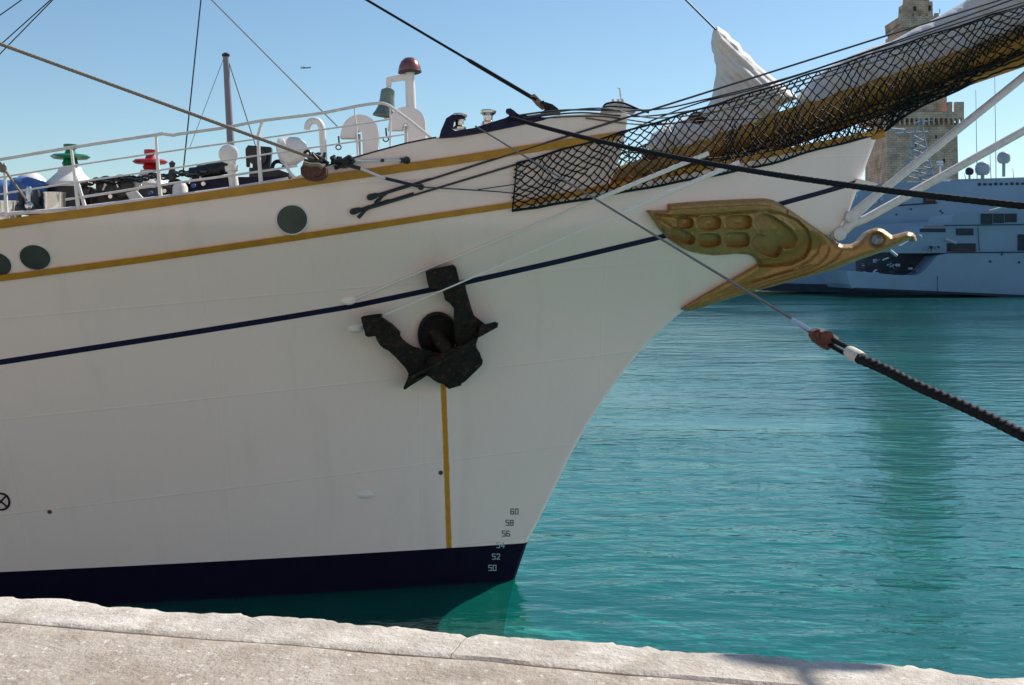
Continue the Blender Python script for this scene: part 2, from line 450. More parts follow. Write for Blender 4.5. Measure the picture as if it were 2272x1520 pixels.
# dark cap on the bow bulwark, with the mooring chock
bm = newbm()
ext(bm, [(974, 306), (978, 290), (990, 262), (1003, 254), (1026, 254), (1032, 262), (1006, 266), (1002, 288), (1010, 292), (1050, 284), (1120, 262), (1133, 258), (1128, 250), (1122, 246), (1124, 241), (1133, 240), (1142, 246), (1152, 256), (1210, 262), (1235, 256), (1240, 259), (1160, 277), (1080, 293), (1010, 304)],
    lambda px, py: float(pxY(px, 290)) - .06, .26, .012)
mk('bulwark_chock', bm, NAVY, ship, label='dark blue cast chock on top of the white bow bulwark')
bm = newbm()
prevp = [W(px, py - 2, float(pxY(px, py)) + .05) for px, py in ((690, 376), (740, 361), (830, 334), (900, 315), (960, 303))]
bm.free(); strake('bulwark_edge', top1, H(700, 374).x, H(968, 305).x, .022, .012, NAVY)
# chock rollers
for (px, y0, y1, r) in ((1020, 252, 281, .105), (1083, 244, 271, .115)):
    Y = float(pxY(px, 285)) + .08; b = W(px, y1 + 6, Y); hgt = (y1 - y0 + 6) / F * Y
    q = lathe(newbm(), [(r * .95, 0), (r * .95, .03), (r * .62, .06), (r * .62, hgt - .09), (r * 1.05, hgt - .05), (r * 1.1, hgt - .02), (r * .9, hgt), (0, hgt)], b, n=18)
    mk('chock_roller', q, CHROME, ship)

# portholes
for (px, py, r) in ((648, 487, .225), (78, 571, .215), (-9, 587, .215)):
    p = H(px, py); nrm = hn(p); f = lathe(newbm(), [(r, -.02), (r + .016, .002), (r + .012, .008), (r - .004, .012), (r - .012, -.01)], p, nrm, 32)
    fo = mk('porthole', f, WHITEG, ship)
    g = lathe(newbm(), [(0, .006), (r - .008, .006), (r - .008, .003), (0, .003)], p, nrm, 28); mk('pane', g, GLASS, fo)
# draught marks, painted figures 1 dm high
SEG = {'0': [[(0, 0), (0, 1), (1, 1), (1, 0), (0, 0)]], '6': [[(1, .9), (.8, 1), (.1, 1), (0, .85), (0, 0), (1, 0), (1, .5), (0, .5)]], '5': [[(1, 1), (0, 1), (0, .55), (1, .55), (1, 0), (0, 0)]],
       '8': [[(0, 0), (0, 1), (1, 1), (1, 0), (0, 0)], [(0, .5), (1, .5)]], '4': [[(.8, 0), (.8, 1), (0, .3), (1.1, .3)]], '2': [[(0, .85), (.1, 1), (.9, 1), (1, .8), (1, .6), (0, 0), (1, 0)]]}
for (px, py, s, m) in ((1142, 1135, '60', MARKD), (1131, 1160, '58', MARKD), (1123, 1184, '56', MARKD), (1111, 1209.5, '54', MARKL), (1101, 1235, '52', MARKL), (1093, 1260, '50', MARKL)):
    bm = newbm()
    for ci, ch in enumerate(s):
        for st in SEG[ch]:
            for a, b in zip(st[:-1], st[1:]):
                A = Vector((px - 8.5 + ci * 9.8 + a[0] * 6.2, py + 5.7 - a[1] * 11.4)); B = Vector((px - 8.5 + ci * 9.8 + b[0] * 6.2, py + 5.7 - b[1] * 11.4))
                d = (B - A).normalized(); nn = Vector((-d.y, d.x)) * .95; A = A - d * .9; B = B + d * .9
                bm.faces.new([bm.verts.new(H(q.x, q.y, .006 + .0002 * ci)) for q in (A - nn, B - nn, B + nn, A + nn)])
    mk('draught_mark', bm, m, ship, smooth=False)
# bow thruster mark at the left edge
p = H(2, 1113, .006); nrm = hn(p)
a = nrm.cross(Vector((0, 0, 1))).normalized(); b = nrm.cross(a).normalized(); bm = newbm()
ring = [p + a * math.cos(t) * .125 + b * math.sin(t) * .145 for t in np.linspace(0, 2 * math.pi, 33)]
tube(bm, ring, .018, 5)
for an in (.8, 2.35): tube(bm, [p + a * math.cos(an) * .12 + b * math.sin(an) * .14, p - a * math.cos(an) * .12 - b * math.sin(an) * .14], .015, 5)
mk('thruster_mark', bm, BLACK, ship)
# pad eye low on the side and two eyes for the white stays
for (px, py, rx, rz) in ((808, 1097, .16, .07), (772, 667, .13, .07), (787, 728, .13, .07)):
    p = H(px, py); nrm = hn(p); q = newbm()
    bmesh.ops.create_uvsphere(q, u_segments=16, v_segments=10, radius=1)
    for v in q.verts: v.co = Vector((v.co.x * rx, v.co.y * .05, v.co.z * rz)) + p
    mk('pad_eye', q, WHITE, ship)

# ------------------------------------------------------------ figurehead
def C5(*a): return [(1400 + x * .2993, 380 + y * .2993) for x, y in a]
bird = C5((115, 290), (275, 288), (270, 242), (420, 228), (600, 217), (800, 207), (990, 200), (1050, 212), (1100, 235), (1200, 300), (1300, 370), (1400, 440), (1490, 500), (1530, 528), (1570, 541), (1640, 540),
          (1690, 517), (1725, 480), (1750, 450), (1790, 427), (1830, 418), (1870, 428), (1905, 452), (1935, 474), (1990, 462), (2050, 445), (2090, 455), (2112, 480), (2120, 520), (2105, 524), (2085, 505), (2062, 510), (1960, 560), (1850, 602), (1700, 655), (1500, 732), (1350, 772),
          (1200, 812), (1050, 855), (900, 893), (800, 925), (700, 955), (600, 990), (500, 1022), (440, 1037), (365, 1025), (400, 1000), (430, 980), (520, 925), (600, 880), (700, 825), (800, 770), (870, 728), (920, 700), (937, 682),
          (928, 655), (905, 632), (870, 618), (780, 612), (700, 620), (620, 625), (540, 617), (450, 600), (390, 575), (330, 540), (280, 505), (240, 460), (200, 415), (170, 370), (140, 330))
eye = [(1945.5 + 11.0 * math.cos(t), 531 + 11.0 * math.sin(t)) for t in np.linspace(0, 2 * math.pi, 19)[:-1]]
rim1 = C5((175, 322), (330, 335), (500, 330), (700, 315), (900, 300), (1020, 298), (1120, 315), (1230, 365), (1300, 430), (1330, 510), (1322, 580), (1280, 640), (1180, 685), (1050, 700), (950, 700))
rim2 = C5((200, 350), (330, 430), (430, 455), (460, 440))
rim3 = C5((150, 320), (210, 430), (300, 520), (430, 580), (620, 605), (780, 595), (900, 605), (960, 650), (1080, 630), (1170, 575), (1215, 510), (1200, 430), (1130, 365))
belly = [C5(*q) for q in (((1400, 540), (1385, 600), (1330, 660), (1200, 730), (1000, 790), (700, 895), (430, 1010)), ((1470, 565), (1450, 630), (1390, 690), (1250, 750), (1000, 825), (700, 920), (450, 1020)),
                          ((1560, 590), (1520, 650), (1430, 710), (1270, 770), (1000, 850), (720, 938)), ((1400, 730), (1100, 820), (800, 912)), ((1330, 700), (1050, 775), (750, 862), (500, 965)))]
ovals = [(400, 385, 62, 40, 0), (578, 385, 88, 52, 0), (797, 378, 98, 52, 0), (380, 480, 100, 42, .45), (577, 512, 88, 50, 0), (785, 508, 95, 54, 0), (1075, 445, 175, 78, .62), (1005, 555, 115, 66, .45)]
def sst(a, b, v): t = np.clip((v - a) / (b - a), 0, 1); return t * t * (3 - 2 * t)
def fig_front(X, Yp, d):
    T = .035 + .17 * rnd(d, 16)
    rim_d, _, _ = pdist(X, Yp, rim1, False); T = T - .10 * np.exp(-(rim_d / 2.4) ** 2)
    inside = sst(0, 4, np.where(inpoly(X, Yp, rim1 + C5((937, 640), (780, 600), (620, 615), (430, 585), (260, 480))), rim_d, 0)); T = T - .055 * inside
    rd, _, _ = pdist(X, Yp, rim3, False); T = T + .030 * np.exp(-(rd / 3.0) ** 2)
    rd, _, _ = pdist(X, Yp, rim2, False); T = T - .04 * np.exp(-(rd / 2.5) ** 2)
    for bl in belly:
        bd, _, _ = pdist(X, Yp, bl, False); T = T - .030 * np.exp(-(bd / 1.8) ** 2)
    for (cx, cy, rx, ry, an) in ovals:
        ox = (X - 1400) / .2993 - cx; oy = (Yp - 380) / .2993 - cy; c, s = math.cos(an), math.sin(an)
        u = (ox * c + oy * s) / rx; v = (-ox * s + oy * c) / ry
        e = (np.abs(u) ** 3 + np.abs(v) ** 3) ** (1 / 3)
        T = T - .15 * (1 - sst(.86, 1.02, e)) + .05 * np.clip(1 - e / .8, 0, 1) + .02 * np.exp(-((e - 1.12) / .08) ** 2)
    top = C5((110, 285), (280, 292), (500, 278), (900, 255), (1040, 265), (1160, 330), (1180, 250), (1000, 150), (200, 180))
    T = T - .05 * inpoly(X, Yp, top) * sst(0, 3, pdist(X, Yp, top)[0])
    neck = sst(1800, 1880, X); T = T + .06 * neck * rnd(d, 14)
    base_ = sum(pxY(X + o, Yp) for o in (-40, -30, -20, -10, 0, 10, 20, 30, 40)) / 9      # fairs the wing into the neck across the stem
    return np.minimum(base_, pxY(X, Yp)) - np.maximum(T, .03)
bm = relief(newbm(), bird, 2.2, fig_front, lambda X, Yp, d, Yf: 2 * YC - Yf, [eye])
mk('figurehead', bm, FIG, ship, label='gilded bird figurehead with carved wing panels under the bowsprit')

# ------------------------------------------------------------ anchor in its hawse
def C6(*a): return [(720 + x * .2237, 560 + y * .2237) for x, y in a]
pc = H(972, 745); nx = hn(pc)
def aplane(off):
    def f(px, py):
        dx = (px - CX) / F; dz = -(py - HY) / F
        # plane through pc + n*off
        q = pc + nx * off; return nx.dot(q - Vector((0, 0, EYE))) / nx.dot(Vector((dx, 1, dz)))
    return f
anch = thing('anchor', 'black stockless anchor hanging at its hawse hole on the white bow', 'anchor', tuple(pc))
def el(cx, cy, rx, ry, n=36): return [(cx + rx * math.cos(t), cy + ry * math.sin(t)) for t in np.linspace(0, 2 * math.pi, n + 1)[:-1]]
bm = ext(newbm(), C6(*el(1120, 812, 188, 215)), aplane(.035), .2, .02)
mk('hawse_plate', bm, BLACK, ship, label='round black hawse hole behind the anchor')
bm = newbm(); tube(bm, [W(px, py, aplane(.06)(px, py)) for px, py in C6(*(el(1120, 812, 176, 203) + [(1120 + 176, 812)]))], .035, 8)
mk('hawse_rim', bm, BLACK, ship)
bm = newbm(); tube(bm, [W(*C6((1080, 780))[0], aplane(-.05)(*C6((1080, 780))[0])), W(*C6((1220, 980))[0], aplane(.26)(*C6((1220, 980))[0])), W(*C6((1370, 1210))[0], aplane(.34)(*C6((1370, 1210))[0]))], [.13, .125, .11], 10)
mk('shank', bm, ANCH, anch)
bm = ext(newbm(), C6((1145, 335), (1390, 298), (1398, 370), (1420, 440), (1445, 530), (1475, 620), (1505, 672), (1550, 705), (1600, 720), (1500, 855), (1488, 960), (1300, 1015), (1295, 800), (1300, 640), (1285, 560), (1260, 490), (1195, 475), (1175, 400)), aplane(.30), .22, .035)
ext(bm, C6((1540, 712), (1600, 722), (1690, 695), (1722, 710), (1715, 745), (1560, 830), (1500, 860)), aplane(.40), .3, .02)
mk('arm', bm, ANCH, anch)
bm = ext(newbm(), C6((1000, 190), (1090, 158), (1200, 136), (1270, 124), (1298, 148), (1315, 215), (1332, 285), (1345, 345), (1200, 372), (1150, 360), (1038, 368), (1015, 280)), aplane(.36), .26, .03)
mk('fluke', bm, ANCH, anch)
bm = ext(newbm(), C6((520, 660), (572, 655), (660, 715), (742, 795), (735, 845), (800, 900), (880, 955), (980, 985), (1150, 1000), (1310, 1005), (1330, 1140), (1180, 1200), (1020, 1222), (930, 1240), (880, 1270), (828, 1255), (832, 1150), (780, 1090), (700, 1035), (640, 980), (590, 930), (552, 930), (520, 880), (500, 830), (500, 740)), aplane(.30), .22, .035)
ext(bm, C6((826, 1240), (900, 1255), (1000, 1215), (1000, 1235), (860, 1320), (795, 1366), (780, 1348), (800, 1300)), aplane(.40), .3, .012)
mk('arm', bm, ANCH, anch)
bm = ext(newbm(), C6((358, 650), (375, 636), (540, 611), (556, 620), (562, 660), (600, 700), (560, 800), (500, 832), (430, 842), (402, 828), (388, 760), (372, 700)), aplane(.36), .26, .03)
mk('fluke', bm, ANCH, anch)
bm = ext(newbm(), C6((1020, 1060), (1300, 940), (1480, 870), (1500, 940), (1512, 1010), (1568, 1088), (1560, 1122), (1500, 1180), (1385, 1292), (1345, 1300), (1232, 1360), (1200, 1335), (1150, 1275), (1085, 1235), (1010, 1222)), aplane(.42), .36, .05)
mk('crown', bm, ANCH, anch)
bm = newbm(); tube(bm, [W(*q, aplane(.43)(*q)) for q in C6((830, 1255), (1150, 1090), (1500, 860))], .028, 8)
ext(bm, C6((1215, 1040), (1240, 1030), (1390, 1285), (1360, 1300)), aplane(.44), .06, .008)
mk('pivot_bar', bm, ANCH, anch)

# ------------------------------------------------------------ bowsprit and head gear
B0 = W(1330, 408, 20); B1 = W(2700, -92, 20)
bm = tube(newbm(), line(W(1330, 412, YC), W(2760, -75, YC), 30), .215, 24)
mk('bowsprit', bm, OCHRE, ship)
for (a, b, r, Y) in (((1500, 398), (1960, 296), .075, YC - .10), ((1480, 394), (2700, -12), .085, YC - .05), ((1620, 366), (2400, 98), .05, YC + .1)):
    bm = tube(newbm(), line(W(a[0], a[1], Y), W(b[0], b[1], Y), 20), r, 12); mk('head_rail', bm, OCHRE, ship)
# forward stem head piece
bm = ext(newbm(), [(1940, 300), (1952, 290), (1962, 289), (1960, 299), (1946, 304)], YC - .14, .28, .01)
ext(bm, [(1890, 414), (1904, 396), (1950, 408), (1942, 413), (1900, 411)], YC - .22, .44, .01)
mks('stem_bracket', bm, WHITE, ship)
# bobstays
for (a, b, r) in (((1884, 482), (2420, 50), .070), ((1858, 520), (2420, 208), .075)):
    bm = tube(newbm(), [W(a[0], a[1], YC - .12), W(a[0] + 10, a[1] - 6, YC - .12), W(a[0] + 34, a[1] - 26, YC - .12), W(a[0] + 60, a[1] - 48 if r > 1 else a[1] + (b[1] - a[1]) * 60 / (b[0] - a[0]), YC - .12), W(b[0], b[1], YC - .1)], [.06, .095, .09, .072, .072], 14)
    lathe(bm, [(.09, -.10), (.11, -.09), (.11, .09), (.09, .10)], W(a[0] + 3, a[1], YC - .12), (0, 1, 0), 20)
    mk('bobstay', bm, WHITEG, ship)
# white stays along the hull
for (a, b) in (((776, 668), (1572, 340)), ((795, 722), (1640, 360))):
    A = H(a[0], a[1], .05); Bp = W(b[0], b[1], 17.6); mid = A.lerp(Bp, .70)
    if a[1] > 700:
        A = W(795, 724, aplane(.1)(795, 724)); k = W(1020, 628, aplane(.52)(1020, 628)); pts = line(A, k, 8) + line(k, Bp, 24)[1:]
    else: pts = line(A, Bp, 30)
    pts = [hug(p, .05) for p in pts]; nq = len(pts); bm = tube(newbm(), pts, [.013 if i < nq * .66 else .036 for i in range(nq)], 8)
    mk('side_stay', bm, WHITE, ship)

# ---- safety net
def Yline(px, pa, Ya, pb, Yb): t = (px - pa) / (pb - pa); return 1 / ((1 - t) / Ya + t / Yb)
YA = float(pxY(780, 475)) - .1
def ntop(px): return 475 - .308 * (px - 780) + 5 * math.sin((px - 1150) / 260) , Yline(px, 780, YA, 2272, 19.3)
NBX = [1140, 1220, 1300, 1450, 1600, 1700, 1830, 1945, 1968, 2000, 2100, 2272, 2500]; NBY = [469, 455, 442, 414, 386, 366, 327, 300, 288, 258, 212, 122, 8]
def nbot(px):
    py = float(np.interp(px, NBX, NBY)); Yh = float(pxY(min(px, 1950), py + 3)) - .10
    t = min(max((px - 1900) / 120, 0), 1); return py, Yh * (1 - t) + YC * t
def netp(u, v, j=0.0):
    px = 1146 + u * 1300; ty, tY = ntop(px); by, bY = nbot(px)
    sg = (ty * (1 - v) + by * v); Y = tY * (1 - v ** 1.3) + bY * v ** 1.3
    if px > 1960: Y -= .25 * math.sin(math.pi * v)
    wob = j * math.sin(px * .021 + v * 3) * 6 * math.sin(math.pi * min(v * 1.2, 1))
    px2 = px + (18 * math.sin(u * 60) * .25) - (10 * v if u < .02 else 0)
    return hug(W(px2, sg + wob, Y), .05)
net = thing('safety_net', 'black rope safety net slung under the yellow bowsprit', 'safety net', tuple(netp(.4, 1)))
for side in (0, 1):
    bm = newbm(); NU, NV = 62, 7
    nodes = {}
    for i in range(NU * 2 + 1):
        for j in range(NV * 2 + 1):
            if (i + j) % 2: continue
            u = i / (NU * 2); v = j / (NV * 2); edge = j in (0, NV * 2)
            p = netp(u, v, 1)
            ja = 0 if edge else .016
            p = p + Vector((random.uniform(-ja, ja), random.uniform(-ja, ja), random.uniform(-ja, ja)))
            if side: p.y = 2 * YC - p.y
            nodes[i, j] = p
    for (i, j), p in nodes.items():
        for dj in (1, -1):
            q = nodes.get((i + 1, j + dj))
            if q is None: continue
            if random.random() < .012: continue
            mid = (p + q) / 2 + Vector((0, random.uniform(-.01, .01), -.006 - random.random() * .012))
            tube(bm, [p, mid, q], .0125, 3, cap=False)
        if j not in (0, 14):    # knot
            r = .019; t = [bm.verts.new(p + Vector(o)) for o in ((r, 0, 0), (-r, 0, 0), (0, r, 0), (0, -r, 0), (0, 0, r), (0, 0, -r))]
            for a, b, c in ((0, 2, 4), (2, 1, 4), (1, 3, 4), (3, 0, 4), (2, 0, 5), (1, 2, 5), (3, 1, 5), (0, 3, 5)): bm.faces.new((t[a], t[b], t[c]))
    mk('netting', bm, NETB, net)
    if side == 0:      # the slack of the net folded back under the spar
        bm = newbm(); nd = {}
        for i in range(0, 2 * 56 + 1):
            for j in range(9):
                if (i + j) % 2: continue
                p = netp(.36 + .64 * i / 112, .42 + .56 * j / 8 + random.uniform(-.02, .02), 1); nd[i, j] = p + Vector((random.uniform(-.02, .02), .30 + random.uniform(-.04, .04), random.uniform(-.02, .02)))
        for (i, j), p in nd.items():
            for dj in (1, -1):
                if (i + 1, j + dj) in nd: tube(bm, [p, nd[i + 1, j + dj]], .0125, 3, cap=False)
        mk('netting', bm, NETB, net)
    bm = newbm()
    for vv in (0, 1):
        pts = [netp(i / 60, vv, 1) for i in range(61)]
        if side: pts = [Vector((p.x, 2 * YC - p.y, p.z)) for p in pts]
        tube(bm, pts, .020 if vv else .017, 6, lobes=0)
    pts = [netp(.0005, i / 10, 0) for i in range(11)]
    if side: pts = [Vector((p.x, 2 * YC - p.y, p.z)) for p in pts]
    tube(bm, pts, .012, 5)
    mks('edge_rope', bm, NETB, net)
# gathered lower edge and lacing under the sprit
bm = newbm()
for k in range(7):
    pts = []
    for i in range(50):
        px = 1965 + i * 11; py, Y = nbot(px); pts.append(W(px, py - 6 - k * 4.5 + random.uniform(-4, 4), YC - .12 + random.uniform(-.12, .12)))
    tube(bm, pts, .014, 4)
for k in range(3):
    pts = []
    for i in range(64):
        px = 1600 + i * 14; py = 345 - .30 * (px - 1600) - .00006 * (px - 1600) ** 2 + k * 12; pts.append(W(px, py + random.uniform(-3, 3), YC - .45))
    tube(bm, pts, .016, 4)
mks('lacing', bm, NETB, net)

# ---- furled headsails
def nz(X, Yp, s, ph): return np.sin(X / s + ph) * np.cos(Yp / (s * 1.4) + ph * 2) + .5 * np.sin(X / (s * .45) + Yp / (s * .6) + ph * 3)
def sail(name, P, cell, Yc, T, D, folds, m, label, cat='sail', grp=None):
    def fr(X, Yp, d):
        t = T * rnd(d, D)
        for (ax, ay, s, a) in folds: t = t + a * np.abs(np.sin((X * ax + Yp * ay) / s)) * np.clip(d / 8, 0, 1)
        return Yc - t - .012 * nz(X, Yp, 17, 1.3) * np.clip(d / 8, 0, 1) - .01
    bm = relief(newbm(), P, cell, fr, lambda X, Yp, d, Yf: 2 * Yc - Yf)
    o = mk(name, bm, m); return tag(o, label, cat, grp)
s1 = [(1584, 62), (1592, 58), (1604, 66), (1616, 74), (1622, 84), (1640, 96), (1648, 112), (1664, 124), (1676, 140), (1698, 158), (1716, 172), (1740, 190), (1764, 208), (1772, 218), (1752, 226), (1730, 236), (1716, 262), (1690, 300), (1640, 324), (1590, 338),
      (1540, 348), (1490, 352), (1452, 338), (1436, 318), (1448, 296), (1470, 282), (1500, 272), (1530, 258), (1554, 246), (1572, 232), (1582, 214), (1586, 195), (1590, 170), (1594, 140), (1588, 112), (1584, 90)]
sail('furled_sail', s1, 2.4, 20.28, .30, 40, [(-1, 1.05, 6.2, .05), (-.6, 1, 15, .06), (.9, .5, 23, .03)], CANVAS, 'pale furled headsail bunched to a point at its stay above the bowsprit net', 'sail', 'furled headsails on the bowsprit')
s2 = [(1782, 200), (1800, 178), (1842, 148), (1892, 121), (1936, 104), (1978, 92), (2032, 62), (2080, 38), (2140, 3), (2200, -40), (2270, -90), (2420, -150), (2560, -160), (2560, -60), (2420, 5), (2272, 68), (2150, 128), (2060, 160), (1990, 185), (1930, 205), (1870, 232), (1820, 258), (1788, 246), (1778, 222)]
sail('furled_sail', s2, 3.4, 20.30, .34, 34, [(-.5, 1, 21, .06), (-.45, 1, 8, .018)], CANVAS2, 'long grey-white furled sail lying along the outer bowsprit towards the stone tower', 'sail', 'furled headsails on the bowsprit')
# stay and gaskets
def rope(name, pts, r, m, label=None, cat=None, grp=None, n=6, parent=None, lobes=0, pitch=.3):
    o = mk(name, tube(newbm(), pts, r, n, lobes=lobes, pitch=pitch), m, parent)
    if parent is None: tag(o, label, cat, grp)
    return o
rope('head_stay', line(W(1100, -420, 20.1), W(1588, 66, 20.1), 10), .017, WIRED, parent=ship)
# running lines and shrouds above the net
YB = float(pxY(820, 440)) - .08
rope('bowsprit_shroud', [hug(p) for p in line(H(822, 440, .08), W(2272, -17, 19.3), 60)], .016, WIRED, parent=ship)
rope('bowsprit_shroud', [hug(p) for p in line(H(782, 474, .08), W(1155, 362, Yline(1155, 780, YA, 2272, 19.3)), 24)], .016, WIRED, parent=ship)
def sl(pts, r, m=WIRED): return rope('head_line', [hug(p, .03) for p in smoothpts([W(*p) for p in pts], 8)], r, m, parent=ship)
sl([(1150, 256, 17.2), (1260, 244, 17.5), (1440, 244, 18.2), (1560, 222, 18.8), (1780, 163, 19.0), (2060, 66, 19.1), (2300, -20, 19.2)], .014)
sl([(1160, 262, 17.2), (1290, 250, 17.5), (1430, 258, 18.2), (1600, 232, 18.8), (1800, 172, 19.0), (2060, 84, 19.1), (2300, 4, 19.2)], .013)
sl([(1170, 258, 17.2), (1330, 240, 17.6), (1460, 262, 18.2), (1640, 238, 18.9), (1740, 205, 19.0)], .012, WIRE)
sl([(1200, 262, 17.3), (1330, 258, 17.6), (1460, 274, 18.2), (1560, 268, 18.8), (1700, 262, 19.0)], .011)
sl([(1300, 262, 17.6), (1420, 276, 18.1), (1520, 268, 18.6), (1700, 212, 19.0), (1900, 150, 19.0), (2300, 22, 19.2)], .012, WIRE)
sl([(1330, 320, 18.2), (1460, 262, 18.4), (1560, 226, 18.8), (1700, 190, 19.0), (1980, 98, 19.1), (2300, -4, 19.2)], .012)
sl([(1385, 336, 18.2), (1480, 345, 18.4), (1560, 352, 18.8), (1700, 340, 19.0)], .015)
sl([(1395, 318, 18.2), (1395, 345, 18.2), (1398, 368, 18.2)], .012)
# small dark ring and wood block seen through the net
q = lathe(newbm(), [(0, -.07), (.10, -.06), (.15, -.02), (.15, .03), (.10, .07), (0, .08)], W(1548, 262, 19.2), (.1, .5, 1), 16); tag(mk('tackle_block', q, RUSTB), 'dark round tackle block seen through the net below the pointed sail', 'tackle block')
q = newbm(); ext(q, [(1425, 338), (1450, 330), (1468, 338), (1462, 350), (1440, 356), (1428, 350)], 19.0, .18, .03); tag(mk('tackle_block', q, RUSTB), 'brown tackle block in the sky gap behind the net', 'tackle block')
# cluster where the forestay lands
stay = rope('forestay', line(W(780, -20, 18.5), W(1190, 222, 18.0), 40), [.021 if i < 26 else .034 for i in range(41)], ROPEB, 'thick black stay running from the top of the photo to the bow bulwark', 'rope', n=8)
q = newbm(); ext(q, [(1174, 212), (1186, 208), (1200, 222), (1212, 236), (1204, 243), (1190, 232)], 17.98, .1, .01); mk('stay_splice', q, TAN, stay)
q = newbm(); ext(q, [(1198, 226), (1206, 222), (1210, 229), (1226, 231), (1238, 240), (1244, 250), (1200, 250), (1212, 240), (1206, 234)], 17.6, .3, .02); tag(mk('deadeye', q, BLACK), 'black deadeye fitting at the foot of the thick stay', 'stay fitting')
q = newbm()
ext(q, [(1334, 246), (1342, 234), (1360, 227), (1385, 226), (1402, 236), (1412, 246)], 18.4, .35, .02)
tube(q, [W(1380, 236, 18.4), W(1375, 196, 18.4), W(1370, 195, 18.4)], .014, 6)
for px in (1363, 1374, 1384): tube(q, [W(px, 240, 18.4), W(px - 3, 220, 18.4)], .025, 6)
tag(mk('pin_rack', q, WHITEG), 'small rack of pins with thin upright rod at the front end of the bulwark', 'pin rack')
q = newbm(); tube(q, smoothpts([W(1336, 244, 18.3), W(1346, 230, 18.3), (W(1380, 228, 18.3)), W(1420, 244, 18.3), W(1440, 250, 18.3)]), .016, 6)
tube(q, smoothpts([W(1340, 238, 18.3), W(1360, 236, 18.3), W(1400, 240, 18.3), W(1436, 246, 18.3)]), .012, 6); tag(mk('rope_coil', q, ROPEB), 'dark rope looped over the pin rack at the bow', 'rope')
# turnbuckles at the shroud feet
for (px, py) in ((820, 438), (782, 470)):
    q = newbm(); p = H(px, py, .05); d = (W(px + 100, py - 30, p.y + .12) - p).normalized()
    tube(q, [p, p + d * .10, p + d * .14, p + d * .55, p + d * .6, p + d * .95], [.05, .04, .022, .028, .018, .022], 8)
    tube(q, [p + Vector((.09, -.03, -.09)), p + d * .20 + Vector((0, -.02, -.04)), p + d * .32], [.03, .022, .016], 8)
    bmesh.ops.create_icosphere(q, subdivisions=2, radius=.045, matrix=Matrix.Translation(p))
    mk('turnbuckle', q, DARK, ship)
# rods from the black fitting to the shroud
Yr = float(pxY(760, 370)) - .12
q = newbm(); tube(q, [W(752, 358, Yr), W(893, 356, float(pxY(893, 356)) - .1)], .018, 8)
tube(q, [W(795, 372, Yr - .02), W(855, 396, Yr + .05)], .020, 8); mks('polished_rod', q, WHITEG, ship)
q = newbm(); tube(q, [W(740, 357, Yr - .05), W(775, 357, Yr - .02)], .034, 8); tube(q, [W(845, 356, Yr + .12), W(852, 356, Yr + .12)], .025, 8)
tube(q, [W(888, 356, float(pxY(893, 356)) - .1), W(904, 355, float(pxY(900, 356)) - .05)], .035, 8); bmesh.ops.create_icosphere(q, subdivisions=2, radius=.06, matrix=Matrix.Translation(H(902, 356, .02)))
tube(q, [W(760, 363, Yr - .03), W(800, 374, Yr - .02)], .03, 8); tube(q, [W(852, 395, Yr + .05), H(935, 415, .12)], .024, 8)
bmesh.ops.create_icosphere(q, subdivisions=2, radius=.048, matrix=Matrix.Translation(H(934, 415, .08)))
tube(q, line(H(935, 415, .10), H(1100, 425, .12), 8) + [H(1152, 430, .2)], .010, 5); tube(q, [H(1060, 421, .12), H(1150, 408, .2)], .009, 5); tube(q, [H(1140, 384, .2), H(1160, 392, .2)], .009, 5)
mks('guy_fitting', q, DARK, ship)

# ------------------------------------------------------------ mooring lines
def mooring(a, b, n, sag, r, pitch): return None
A = H(1135, 262, .05); Bq = W(2272, 457, 9.4); d = (Bq - A); E = A + d * 1.5
pts = []
for i in range(340):
    t = i / 339 * 1.5; p = A + d * t; p.z -= .30 * 4 * t * (1.5 - t) / 2.25 - .0; pts.append(p)
# keep the picture position of the end
corr = .30 * 4 * (1.0 * .5) / 2.25
for i, p in enumerate(pts): p.z += corr * (i / 339 * 1.5)
mk_rope = tube(newbm(), pts, .033, 12, lobes=3, pitch=.2)
tag(mk('mooring_rope', mk_rope, ROPEB), 'thick black twisted rope from the bow chock crossing in front of the bird figurehead', 'mooring rope', 'black mooring ropes')
# lower line: wire, block, rope
Aw = H(1055, 280, .12); Ew = W(1812, 742, 7.9)
wl = thing('mooring_wire', 'thin grey steel wire running from the bow roller down across the white hull', 'wire', tuple(Ew))
mk('wire', tube(newbm(), line(Aw, W(1772, 716, 8.16), 60, .0), .0125, 6), WIRE, wl)
mk('end_socket', tube(newbm(), [W(1758, 708, 8.22), W(1772, 717, 8.15), W(1800, 736, 8.0), W(1808, 741, 7.95)], [.012, .020, .018, .012], 8), CHROME, wl)
bl = thing('pulley_block', 'rusty brown wooden block joining the grey wire to the thick black rope', 'pulley block', tuple(W(1828, 755, 7.8)))
q = newbm(); ext(q, [(1804, 736), (1816, 731), (1830, 732), (1842, 738), (1856, 746), (1862, 756), (1858, 764), (1848, 762), (1838, 778), (1826, 770), (1812, 760), (1804, 748)], 7.74, .12, .018); mk('shell', q, RUSTB, bl)
q = lathe(newbm(), [(.02, -.02), (.045, -.02), (.045, .15), (.02, .15)], W(1834, 748, 7.72), (0, 1, 0), 14); mk('sheave_pin', q, RUSTB, bl)
q = newbm(); ext(q, [(1822, 730), (1840, 734), (1862, 750), (1858, 756), (1838, 742), (1822, 737)], 7.72, .16, .008); mk('cheek_band', q, CREAM, bl)
lr = thing('mooring_rope', 'thick black doubled rope running from the rusty block down to the right edge', 'mooring rope', tuple(W(2000, 830, 7.2)), 'black mooring ropes')
base = [(1905, 795, 7.35), (1960, 818, 7.15), (2040, 858, 6.85), (2120, 893, 6.6), (2200, 930, 6.35), (2272, 966, 6.1), (2400, 1028, 5.7), (2560, 1100, 5.3)]
